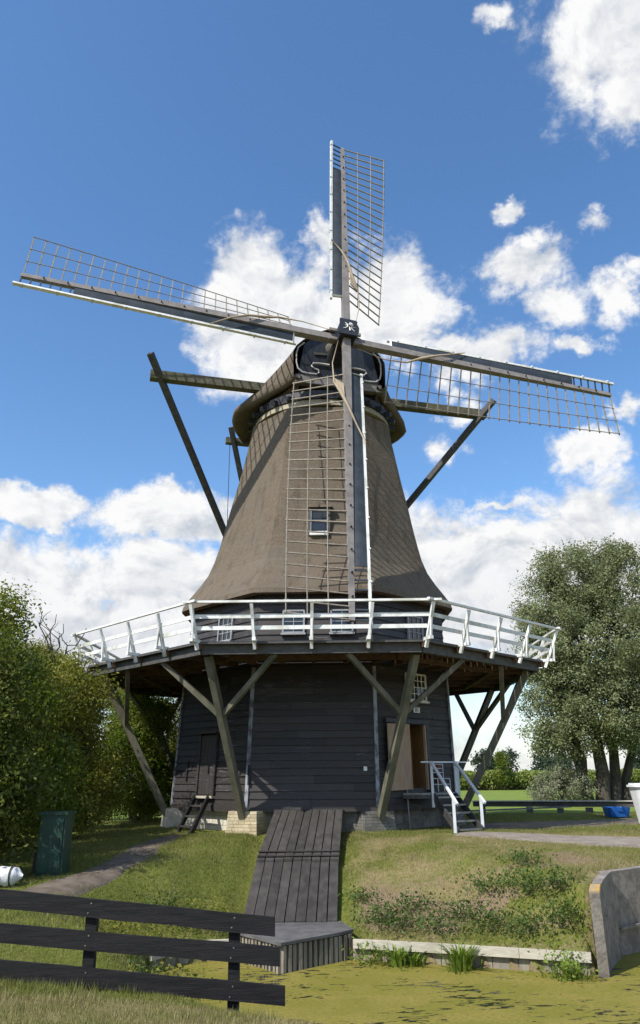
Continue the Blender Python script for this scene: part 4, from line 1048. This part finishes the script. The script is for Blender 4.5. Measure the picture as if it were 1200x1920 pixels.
# ---- small yard things
bx, by = -5.25, -11.25
cab = empty('green_cabinet', (bx, by, hz(bx, by))); tag(cab, 'tall dark green metal cabinet standing under the bushes', 'cabinet')
h0 = hz(bx, by); MB().box((bx - .34, by - .25, h0 - .1), (bx + .18, by + .25, h0 + 1.12)).build('body', 'green_paint', cab, cab)
MB().box((bx - .37, by - .28, h0 + 1.12), (bx + .21, by + .28, h0 + 1.18)).build('lid', 'green_paint', cab, cab)
MB().box((bx - .30, by - .275, h0 + .05), (bx + .14, by - .252, h0 + 1.05)).build('door', 'green_paint', cab, cab)
MB().box((bx + .06, by - .30, h0 + .55), (bx + .09, by - .277, h0 + .70)).build('handle', 'iron', cab, cab)
sk = MB(); sxk, syk = -5.75, -11.1; hs = hz(sxk, syk); sk.beam((sxk, syk, hs - .15), (sxk + .02, syk, hs + .42), .09, .08, w2=.07, h2=.06)
sk.hexa([(sxk - .02, syk - .03, hs + .42), (sxk + .055, syk - .03, hs + .42), (sxk + .055, syk + .03, hs + .42), (sxk - .02, syk + .03, hs + .42)], [(sxk + .0, syk - .01, hs + .47), (sxk + .03, syk - .01, hs + .47), (sxk + .03, syk + .01, hs + .47), (sxk, syk + .01, hs + .47)])
tag(sk.build('wooden_stake', 'bark_dark'), 'short weathered wooden stake beside the green cabinet', 'stake')
tb = empty('wrapped_bundle', (-6.0, -12.3, hz(-6.0, -12.3))); tag(tb, 'white wrapped bundle tied with dark straps lying behind the fence', 'bundle')
hb_ = hz(-6, -12.3)
pts = []; rad = []
for i in range(15):
    f = i / 14; pts.append((-6.75 + 1.25 * f, -12.45 + .05 * math.sin(f * 7), hb_ + .17 + .015 * math.sin(i * 2.1))); rad.append(.05 + .125 * min(1, 5 * f, 5.5 * (1 - f)) ** .5 + .012 * math.sin(i * 1.7))
MB().tube(pts, rad, 14).build('wrap', 'tarp', tb, tb, smooth=True)
for i in (4, 9, 12): MB().tube([Vector(pts[i]) + V3(-.018, 0, 0), Vector(pts[i]) + V3(.018, 0, 0)], rad[i] + .010, 14, cap=False).build('strap', 'black_rubber', tb, tb)

def tapered(name, cx, cy, z0, z1, r0, r1, mat, parent, root, n=20, square=.0):
    m = MB(); rows_ = []
    for r, z in ((r0 * .86, z0), (r0, z0 + .03), (r1, z1), (r1 * .94, z1), (r0 * .9, z0 + .06)): rows_.append([(cx + r * math.copysign(abs(math.cos(2 * math.pi * i / n)) ** (1 - square), math.cos(2 * math.pi * i / n)), cy + r * math.copysign(abs(math.sin(2 * math.pi * i / n)) ** (1 - square), math.sin(2 * math.pi * i / n)), z) for i in range(n)])
    m.grid(rows_, closed=True); m.f.append(tuple(range(n))); m.f.append(tuple(4 * n + i for i in range(n))); return fixn(m.build(name, mat, parent, root, smooth=False))
bn_ = empty('plastic_bin', (10.36, -3.2, hz(10.36, -3.2))); tag(bn_, 'white plastic bin with lid at the edge of the dirt yard', 'bin')
hb = hz(10.36, -3.2); tapered('body', 10.36, -3.2, hb + .01, hb + 1.08, .36, .50, 'white_plastic', bn_, bn_, 28, .45)
m = MB(); m.prism([(10.36 + .56 * math.copysign(abs(math.cos(a)) ** .55, math.cos(a)), -3.2 + .56 * math.copysign(abs(math.sin(a)) ** .55, math.sin(a))) for a in [2 * math.pi * i / 28 for i in range(28)]], hb + 1.10, hb + 1.16)
m.prism([(10.36 + .50 * math.copysign(abs(math.cos(a)) ** .55, math.cos(a)), -3.2 + .50 * math.copysign(abs(math.sin(a)) ** .55, math.sin(a))) for a in [2 * math.pi * i / 28 for i in range(28)]], hb + 1.162, hb + 1.21)
fixn(m.build('lid', 'white_plastic', bn_, bn_))
tub = empty('blue_tub', (11.0, 1.4, hz(11, 1.4))); tag(tub, 'small blue plastic tub standing on the dirt below the big tree', 'tub')
ht = hz(11, 1.4); tapered('body', 11.0, 1.4, ht + .012, ht + .36, .36, .42, 'blue_plastic', tub, tub, 24, .6)
for sg in (-1, 1): MB().tube([(11.0 + sg * .10, .975, ht + .26), (11.0 + sg * .07, .945, ht + .29), (11.0 - sg * .07, .945, ht + .29)], .014, 6).build('handle', 'blue_plastic', tub, tub)
# low timber barrier beyond the yard
lb = empty('timber_barrier', (10.5, 6, 0)); tag(lb, 'low dark timber barrier with pale top crossing behind the yard', 'barrier')
A, B = V3(7.6, 10.6, .20), V3(17, 5.6, .26)
MB().beam(A, B, .16, .22).build('beam', 'dark_beam', lb, lb); MB().beam(A + V3(0, 0, .135), B + V3(0, 0, .135), .34, .045).build('top_plank', 'edge_board', lb, lb)
for f in (.04, .25, .5, .75, .95):
    p = A.lerp(B, f); MB().beam(V3(p.x, p.y, -.15), V3(p.x, p.y, .09), .26, .26).build('block', 'dark_beam', lb, lb)
pl = empty('loose_plank', (8.6, 5.6, 0)); tag(pl, 'long grey plank lying on blocks in the mill shadow', 'plank')
MB().beam((6.4, 5.0, .13), (11.2, 7.4, .16), .30, .05).build('board', 'platform_top', pl, pl)
for f in (.1, .9):
    p = V3(6.4, 5.0, .05).lerp(V3(11.2, 7.4, .07), f); MB().box((p.x - .12, p.y - .1, -.08), (p.x + .12, p.y + .1, p.z + .045)).build('block', 'dark_beam', pl, pl)

# ================================================================== VEGETATION
def leaf_quads(P, size, rng, out=None, aspect=.5, updir=.35):
    n = len(P); N = rng.normal(size=(n, 3)); N[:, 2] += updir
    if out is not None: N += out * .9
    N /= np.linalg.norm(N, axis=1)[:, None]
    T = np.cross(N, rng.normal(size=(n, 3))); T /= np.linalg.norm(T, axis=1)[:, None] + 1e-9
    B = np.cross(N, T); s = (size * rng.uniform(.6, 1.35, n))[:, None]
    v = np.stack([P - T * s, P + B * s * aspect + N * s * .12, P + T * s, P - B * s * aspect + N * s * .12], 1)
    return v.reshape(-1, 3), np.arange(4 * n).reshape(-1, 4)
def crown_points(blobs, rng, clumps, per, clump_r, shell=.55):
    """blobs: (x, y, z, rx, ry, rz); leaf clumps sit mostly in the outer part of each blob"""
    blobs = np.array(blobs, float); vol = (blobs[:, 3] * blobs[:, 4] * blobs[:, 5]) ** .67; pr_ = vol / vol.sum()
    k = rng.choice(len(blobs), clumps, p=pr_); d = rng.normal(size=(clumps, 3)); d /= np.linalg.norm(d, axis=1)[:, None]
    r = rng.uniform(shell, 1.04, clumps) ** .7
    C = blobs[k, :3] + d * blobs[k, 3:] * r[:, None]
    cr = clump_r * rng.uniform(.55, 1.4, clumps)
    m = np.maximum(3, (per * rng.uniform(.5, 1.5, clumps) * (cr / clump_r) ** 1.5).astype(int)); rep = np.repeat(np.arange(clumps), m)
    o = rng.normal(size=(len(rep), 3)) * [1, 1, .8]
    P = C[rep] + o * (cr[rep] * .5)[:, None]
    cn = d * .7 + rng.normal(size=d.shape) * .75 + [0, 0, .45]; cn /= np.linalg.norm(cn, axis=1)[:, None]
    return P, cn[rep] * 1.5, C
def limb(m, a, b, r0, r1, rng, seg=6, wob=.12):
    a, b = np.array(a), np.array(b); L = np.linalg.norm(b - a); pts = []; rad = []
    w = rng.normal(size=(seg + 1, 3)) * wob * L / seg * 1.4; w[0] = 0
    for i in range(seg + 1):
        f = i / seg; p = a + (b - a) * f + w[i] * math.sin(f * math.pi) + np.array([0, 0, .12 * L * math.sin(f * math.pi)]) * .4
        pts.append(p); rad.append(r0 + (r1 - r0) * f ** .8)
    m.tube(pts, rad, 7); return pts
def tree(name, loc, blobs, trunks, label, cat, leaf='leaf_green', bark='bark', clumps=160, per=110, clump_r=.5, size=.10, seed=1, group=None, shell=.55, twigs=14, cut=None):
    rng = np.random.default_rng(seed); t = empty(name, loc); tag(t, label, cat, group)
    P, d, C = crown_points(blobs, rng, clumps, per, clump_r, shell)
    if cut: keep = P[:, 2] > cut; P, d = P[keep], d[keep]
    v, f = leaf_quads(P, size, rng, d); v = v - np.array(loc)
    np_mesh('crown', v, faces4=f, mat=leaf, parent=t)
    m = MB()
    for (x0, y0, z0, x1, y1, z1, r0, r1) in trunks: 
        pts = limb(m, (x0, y0, z0 - .2), (x1, y1, z1), r0, r1, rng, 7, .10)
        m.tube([(x0, y0, z0 - .3), (x0 + .0, y0, z0 + .12)], [r0 * 1.45, r0 * 1.02], 9)
    sel = rng.choice(len(C), min(twigs, len(C)), replace=False)
    for i in sel:
        tr_ = trunks[int(rng.integers(len(trunks)))]; f = rng.uniform(.45, .98)
        a = np.array(tr_[:3]) * (1 - f) + np.array(tr_[3:6]) * f
        limb(m, a, C[i], tr_[7] * .9 + .03, .012, rng, 5, .16)
    m.build('trunk', bark, t, t, smooth=True)
    return t

# big multi-stemmed tree behind the yard, right
tx, ty, tz = 17.2, 19.8, -.25
bl = [(tx + .3, ty, 9.2, 4.0, 4.2, 3.8), (tx - 2.0, ty - .4, 11.0, 2.0, 2.4, 3.0), (tx + .3, ty, 12.8, 2.2, 2.2, 2.9), (tx + 2.9, ty + .2, 13.0, 2.1, 2.2, 3.0), (tx - 2.2, ty - .5, 6.2, 2.3, 2.4, 2.6),
      (tx + 1.0, ty - 1.2, 5.6, 3.2, 2.6, 2.4), (tx + 4.2, ty, 8.0, 2.6, 2.8, 3.4), (tx - 2.9, ty - .4, 4.4, 1.6, 1.8, 1.7), (tx - 2.3, ty, 8.4, 2.0, 2, 2.4), (tx + 2.4, ty - 1.3, 4.0, 2.6, 1.8, 1.4), (tx - 1.4, ty - 1.0, 3.8, 2.2, 1.6, 1.3), (tx - 1.9, ty - 1.0, 13.9, .9, .9, 1.4), (tx + 2.9, ty, 15.2, .9, .9, 1.2), (tx + .6, ty, 15.0, .9, .9, 1.1)]
tr = [(tx - .9, ty, tz, tx - 2.0, ty, 8.5, .40, .10), (tx - .15, ty - .2, tz, tx - .1, ty, 11, .48, .10), (tx + .65, ty + .1, tz, tx + 1.6, ty, 10, .40, .10), (tx + 1.45, ty + .3, tz, tx + 3.2, ty, 9, .34, .08), (tx - .5, ty + .5, tz, tx - 2.6, ty, 7, .3, .07)]
tree('willow_tree', (tx, ty, tz), bl, tr, 'big grey-green multi-stemmed tree with dark trunks right of the mill', 'tree', 'leaf_willow', 'bark_dark', 1050, 165, .66, .082, 11, twigs=60)
tx, ty = 25.5, 27.0
tree('poplar_tree', (tx, ty, tz), [(tx, ty, 8, 3.4, 3, 4.0), (tx - 1.8, ty, 5.4, 2.2, 2, 2.4), (tx + 1, ty, 10.8, 2, 2, 2.5)], [(tx, ty, tz, tx, ty, 9, .35, .1), (tx + .5, ty, tz, tx + 1.2, ty, 8, .25, .08)],
     'paler tree standing behind the big tree at the picture edge', 'tree', 'leaf_poplar', 'bark', 220, 100, .6, .12, 12, twigs=16)
bx, by = 14.6, 19.2
tree('willow_bush', (bx, by, tz), [(bx, by, .9, 1.5, 1.2, .95), (bx - 1.0, by, .6, .9, .9, .7), (bx + .9, by, .7, .9, .9, .8), (bx + .1, by, 1.6, 1.0, .9, .55)], [(bx, by, tz, bx - .4, by, 1.5, .06, .02), (bx + .2, by, tz, bx + .7, by, 1.4, .05, .02), (bx, by, tz, bx, by - .3, 1.7, .05, .02)],
     'low pale grey-green bush in front of the big tree trunks', 'bush', 'leaf_grey', 'bark_dark', 180, 70, .32, .055, 13)
# left: shrubs and trees along the footpath and behind the mill
LEFT = [
 ('hazel_bush', -7.4, -9.4, [(-7.6, -9.4, 1.9, 1.4, 1.6, 1.8), (-7.5, -9.1, 3.5, 1.1, 1.3, 1.2), (-8.0, -9.6, 4.8, .8, 1.0, 1.2), (-6.7, -8.7, 1.4, 1.0, 1.2, 1.1)], 'leaf_green', 5.5, 'tall green bush at the left picture edge behind the green cabinet', 21),
 ('hawthorn_bush', -6.5, -12.1, [(-6.9, -12.1, 1.2, 1.0, 1.0, 1.3), (-6.8, -11.9, 2.7, .9, .9, 1.1), (-6.4, -11.2, 1.2, .8, .9, 1.1), (-7.0, -12, 3.7, .7, .8, .7)], 'leaf_dark', 2.2, 'dark shaded bush by the wrapped bundle at the left edge', 22),
 ('elder_bush', -7.2, -5.6, [(-7.6, -5.6, 2.1, 1.4, 1.6, 1.8), (-7.5, -5.4, 3.8, 1.2, 1.4, 1.2), (-6.6, -5.2, 1.1, 1.0, 1.2, 1.0)], 'leaf_yellow', 4.5, 'yellow-green bush between the tall edge bush and the gallery', 23),
 ('maple_bush', -8.4, -1.6, [(-8.6, -1.6, 2.0, 1.5, 1.7, 1.9), (-8.5, -1.6, 3.9, 1.2, 1.4, 1.2), (-7.4, -1.4, 1.3, 1.0, 1.2, 1.1)], 'leaf_green', 4.5, 'green bush below the left corner of the gallery', 24),
 ('privet_bush', -6.9, 2.6, [(-7.2, 2.6, 1.9, 1.6, 1.9, 1.9), (-6.9, 2.8, 3.6, 1.3, 1.7, 1.4), (-6.0, 2.8, 1.2, .9, 1.3, 1.2)], 'leaf_green', 4.5, 'dense green bush seen just left of the mill base', 25),
 ('ash_tree', -7.6, 8.5, [(-7.6, 8.5, 3.2, 2.2, 2.2, 2.5), (-6.0, 8.8, 2.2, 1.6, 1.8, 2.0), (-8.6, 8, 5.2, 1.4, 1.6, 1.2), (-5.2, 9.4, 4.0, 1.3, 1.4, 1.4)], 'leaf_yellow', 6, 'tree behind the gallery struts left of the mill', 26),
 ('alder_tree', -11.5, 6.0, [(-11.5, 6, 3.6, 2.0, 2.2, 2.6), (-10.4, 5.6, 5.4, 1.2, 1.4, 1.2), (-12.4, 6, 6.4, 1.2, 1.4, 1.0)], 'leaf_yellow', 6.5, 'sparse yellowish tree rising above the bushes left of the gallery', 27),
 ('oak_tree', -9.7, -8.0, [(-9.7, -8.0, 3.2, .9, 1.0, 1.6), (-9.7, -8.0, 5.0, .75, .8, 1.1), (-9.8, -8.0, 6.2, .55, .6, .8)], 'leaf_dark', 6.5, 'dark tree whose top shows above the edge bush at far left', 28),
]
for nm_, x, y, blobs, lf_, top, lab, seed in LEFT:
    z = hz(x, y); rr = random.Random(seed)
    trk = [(x + rr.uniform(-.2, .2), y + rr.uniform(-.2, .2), z, b[0], b[1], b[2], .11 if 'tree' not in nm_ else .18, .03) for b in blobs[:3]]
    ncl = int(60 * sum((b[3] * b[4] * b[5]) ** .67 for b in blobs))
    tree(nm_, (x, y, z), blobs, trk, lab, 'tree' if 'tree' in nm_ else 'bush', lf_, 'bark_dark', min(ncl, 620), 120, .42, .052, seed, shell=.35, twigs=26, cut=z + .05)
# bare twigs reaching up beside the gallery
tx, ty = -9.0, -3.5
tw_t = empty('dead_branch_tree', (tx, ty, hz(tx, ty))); tag(tw_t, 'leafless branches sticking up left of the gallery rail', 'tree')
rng = np.random.default_rng(5); m = MB()
limb(m, (tx, ty, hz(tx, ty) - .2), (tx + .6, ty, 4.6), .11, .05, rng)
for q in ((-1.0, .2, 6.6), (-.1, 0, 6.9), (.8, -.1, 6.3), (1.5, .1, 6.2), (.4, .3, 6.7)):
    pts = limb(m, (tx + .5, ty, 4.3), (tx + q[0], ty + q[1], q[2]), .045, .010, rng, 7, .22)
    for j in (3, 4, 5):
        e = pts[j] + np.array([rng.uniform(-.7, .7), rng.uniform(-.4, .4), rng.uniform(.1, .6)]); limb(m, pts[j], e, .018, .006, rng, 4, .2)
m.build('branches', 'bark_dark', tw_t, tw_t)

# hedge, small tree and far trees
hd = empty('hedge', (19, 70, -.25)); tag(hd, 'long clipped green hedge across the far side of the field', 'hedge')
rng = np.random.default_rng(31); n = 26000
P = np.stack([rng.uniform(9, 50, n), 70 + rng.normal(0, .8, n), -.25 + np.abs(rng.beta(2.2, 1.3, n)) * 2.2], 1); P[:, 2] *= .85 + .3 * fbm(P[:, 0], P[:, 0] * 0, .6)
v, f = leaf_quads(P, .16, rng); np_mesh('foliage', v - np.array([19, 70, -.25]), faces4=f, mat='leaf_hedge', parent=hd)
MB().beam((9, 70.3, .3), (50, 70.3, .3), .5, 1.2).build('stems', 'bark_dark', hd, hd)
tree('young_tree', (22.8, 68, -.25), [(22.8, 68, 1.9, .85, .8, 1.6), (22.7, 68, 3.3, .6, .6, .9)], [(22.8, 68, -.25, 22.8, 68, 3, .07, .02)], 'small upright green tree in front of the far hedge', 'tree', 'leaf_green', 'bark_dark', 60, 60, .4, .10, 41)
FT = [(70, 300, 11), (82, 310, 12), (94, 300, 10), (104, 305, 9), (141, 310, 12)]
desc = ['just right of the slanting gallery struts', 'behind the small upright tree', 'between the small upright tree and the big tree', 'above the low grey-green bush', 'beside the big tree trunks above the white bin']
for i, (x, y, h) in enumerate(FT):
    rr = random.Random(i)
    bl = [(x, y, h * .55, h * .42, h * .42, h * .42), (x + rr.uniform(-3, 3), y, h * .4, h * .4, h * .4, h * .34), (x + rr.uniform(-2, 2), y, h * .75, h * .28, h * .28, h * .25)]
    tree('far_tree', (x, y, 0), bl, [(x, y, 0, x, y, h * .6, .4, .1)], 'far bluish tree on the horizon ' + desc[i], 'tree', 'leaf_far', 'far_bark', 90, 26, 1.6, .55, 60 + i, group='trees on the horizon', twigs=3)

# ---- sedge tufts and leafy weeds along the edging
def blades(name, cx, cy, cz, n, h, spread, label, seed, mat='leaf_reed', cat='plant', w=.016, group=None):
    rng = np.random.default_rng(seed); t = empty(name, (cx, cy, cz)); tag(t, label, cat, group)
    V_, F_ = [], []
    a = rng.uniform(0, 2 * math.pi, n); r = np.abs(rng.normal(0, spread * .35, n)); hh = h * rng.uniform(.55, 1.1, n); lean_ = rng.uniform(.1, .8, n) * h
    for i in range(n):
        bx_, by_ = r[i] * math.cos(a[i]), r[i] * math.sin(a[i]); dx, dy = math.cos(a[i] + rng.normal(0, .5)), math.sin(a[i] + rng.normal(0, .5)); px_, py_ = -dy * w, dx * w
        b = len(V_)
        for f, ww in ((0, 1), (.45, .9), (.8, .6), (1, .05)):
            o = lean_[i] * f ** 2.2; z = hh[i] * (f - .28 * f ** 3)
            V_ += [(bx_ + dx * o - px_ * ww, by_ + dy * o - py_ * ww, z), (bx_ + dx * o + px_ * ww, by_ + dy * o + py_ * ww, z)]
        F_ += [(b + 2 * j, b + 2 * j + 1, b + 2 * j + 3, b + 2 * j + 2) for j in range(3)]
    np_mesh('blades', np.array(V_), faces4=np.array(F_), mat=mat, parent=t); return t
blades('sedge_tuft', 2.55, -12.78, WZ - .02, 130, .62, .42, 'largest tuft of long green sedge in front of the pale edging', 71)
blades('sedge_tuft', 1.45, -12.42, WZ - .02, 80, .50, .40, 'looser green sedge tuft between the landing and the largest tuft', 72)
blades('sedge_tuft', 1.75, -12.40, WZ - .02, 45, .38, .28, 'small sedge tuft just left of the largest one', 73)
blades('sedge_tuft', 4.35, -13.45, WZ - .02, 50, .34, .35, 'sedge tuft at the foot of the concrete wing wall', 74)
def weed(name, cx, cy, label, n, h, r, seed, leaf='leaf_bramble', cat='plant'):
    z = max(hz(cx, cy), WZ); rng = np.random.default_rng(seed); t = empty(name, (cx, cy, z)); tag(t, label, cat)
    P = rng.normal(size=(n, 3)) * [r * .5, r * .5, h * .35] + [0, 0, h * .45]; P[:, 2] = np.abs(P[:, 2])
    v, f = leaf_quads(P, .032, rng, None, .6, .6); np_mesh('leaves', v, faces4=f, mat=leaf, parent=t)
    m = MB()
    for i in range(7): limb(m, (rng.normal() * r * .1, rng.normal() * r * .1, -.05), P[i], .008, .003, rng, 4, .2)
    m.build('stems', 'bark_dark', t, None)
weed('waterside_weed', 4.25, -13.38, 'leafy green weeds against the concrete wing wall', 420, .42, .42, 81, 'leaf_reed')
weed('waterside_weed', 1.0, -12.18, 'leafy green weeds at the landing end of the edging', 260, .30, .40, 82, 'leaf_reed')
WB = [(1.3, -11.2, 'bramble plant on the bank just right of the landing', 500, .34, .55), (2.0, -10.9, 'bramble plant on the bare bank above the sedge', 420, .30, .55), (2.9, -11.5, 'bramble plant low in the middle of the bank', 480, .34, .6), (3.6, -10.9, 'broad bramble plant high on the bank', 520, .34, .65), (4.2, -11.7, 'dark bramble plant on the bank beside the wing wall', 620, .42, .6), (3.9, -12.5, 'bramble plant spilling over the edging near the wing wall', 480, .36, .5), (1.0, -10.1, 'small bramble plant beside the ramp edge', 260, .24, .45), (2.4, -11.9, 'low bramble plant just above the middle of the edging', 480, .30, .6), (3.3, -12.1, 'bramble plant above the edging right of the sedge', 480, .34, .55), (1.6, -11.6, 'bramble plant above the edging near the landing', 420, .30, .5), (4.4, -10.6, 'sparse bramble plant at the top of the bank by the wall', 300, .26, .5), (4.55, -12.75, 'dense bramble plant squeezed against the wing wall end', 520, .40, .45), (4.75, -12.0, 'dense bramble plant behind the lichened wall top', 460, .34, .45)]
for i, (x, y, lab, n, h, r) in enumerate(WB): weed('bramble_plant', x, y, lab, n, h, r, 90 + i)
LB_ = [(-2.3, -11.2, 'tangled bush on the bank behind the fence beside the landing', 620, .40, .6), (-3.0, -11.5, 'tangled bush behind the middle fence rail', 620, .42, .65), (-3.4, -13.4, 'leafy bush between the two fence posts', 700, .45, .7), (-2.9, -14.9, 'weedy bush at the near end of the ditch', 600, .38, .6), (-2.0, -16.6, 'weedy bush under the lowest fence rail', 520, .36, .55)]
for i, (x, y, lab, n, h, r) in enumerate(LB_): weed('bank_bush', x, y, lab, n, h, r, 110 + i, 'leaf_bramble' if i % 2 else 'leaf_yellow', 'bush')

# ---- grass blades
def grass(n, x0, x1, y0, y1, seed, hmin, hmax, w):
    rng = np.random.default_rng(seed); x = rng.uniform(x0, x1, n); y = rng.uniform(y0, y1, n)
    d = poly_dist(x, y, WPOLY); keep = d > .10
    keep &= rng.random(n) < path_mask(x, y) * .97 + .03
    soil = soil_fn(x, y); keep &= rng.random(n) > soil * .8
    keep &= ~((x > -1.5) & (x < .62) & (y > -11) & (y < -4.6)); keep &= np.hypot(x, y) > 4.95
    keep &= ~((x > 4.75) & (y < -11.7) & (y > -14) & (d < .35))
    x, y, d = x[keep], y[keep], d[keep]; n = len(x); z = height(x, y)
    tall = .5 + 1.0 * fbm(x, y, 1.1) + 1.6 * sstep(.58, .75, fbm(x + 50, y, 1.7)) * (rng.random(n) < .6) + .9 * np.exp(-np.abs(d - .3) / .35) * (rng.random(n) < .5)
    h = rng.uniform(hmin, hmax, n) * tall; a = rng.uniform(0, 6.283, n); l = rng.uniform(.1, .8, n) * h; b = rng.uniform(0, 6.283, n)
    ca_, sa_ = np.cos(a) * w, np.sin(a) * w
    v = np.stack([np.stack([x - ca_, y - sa_, z - .01], 1), np.stack([x + ca_, y + sa_, z - .01], 1), np.stack([x + np.cos(b) * l, y + np.sin(b) * l, z + h], 1)], 1).reshape(-1, 3)
    dr = dry_fn(x, y) + (fbm(x, y, 1.3) - .5) * 1.1 + rng.normal(0, .18, n)
    return v, np.repeat(dr, 3)
def grass_blade_mat():
    m = bpy.data.materials.new('grass_blades'); m.use_nodes = True; t = NT(m.node_tree); b = t.n['Principled BSDF']; out = t.n['Material Output']
    at = t.new('ShaderNodeAttribute', attribute_name='dry'); g = t.new('ShaderNodeNewGeometry')
    gr = t.mix(g.outputs['Random Per Island'], (.115, .135, .020), (.215, .225, .050)); dr = t.mix(g.outputs['Random Per Island'], (.24, .20, .085), (.40, .33, .17))
    col = t.mix(t.ramp(at.outputs['Fac'], .25, .85), gr, dr); t.l.new(col, b.inputs['Base Color']); b.inputs['Roughness'].default_value = .6
    tr_ = t.new('ShaderNodeBsdfTranslucent'); t.l.new(col, tr_.inputs[0]); ms = t.new('ShaderNodeMixShader'); ms.inputs[0].default_value = .3
    t.l.new(b.outputs[0], ms.inputs[1]); t.l.new(tr_.outputs[0], ms.inputs[2]); t.l.new(ms.outputs[0], out.inputs[0]); MATS['grass_blades'] = m
grass_blade_mat()
parts = [grass(90000, -6, .6, -21.5, -16.5, 1, .02, .055, .0035), grass(110000, -6.5, -1.2, -16.5, -4.5, 2, .02, .06, .005), grass(150000, .4, 9, -13.4, -4.4, 3, .018, .055, .005), grass(60000, 5, 14, -6, 8, 4, .02, .06, .008), grass(30000, -7, -4, -5, 6, 5, .03, .07, .008)]
gv = np.concatenate([p[0] for p in parts]); gd = np.concatenate([p[1] for p in parts])
go = np_mesh('grass', gv, faces3=np.arange(len(gv)).reshape(-1, 3), mat='grass_blades', attrs={'dry': gd})
tag(go, 'short mown grass and dry stalks covering the lawn and bank', 'grass', kind='stuff')
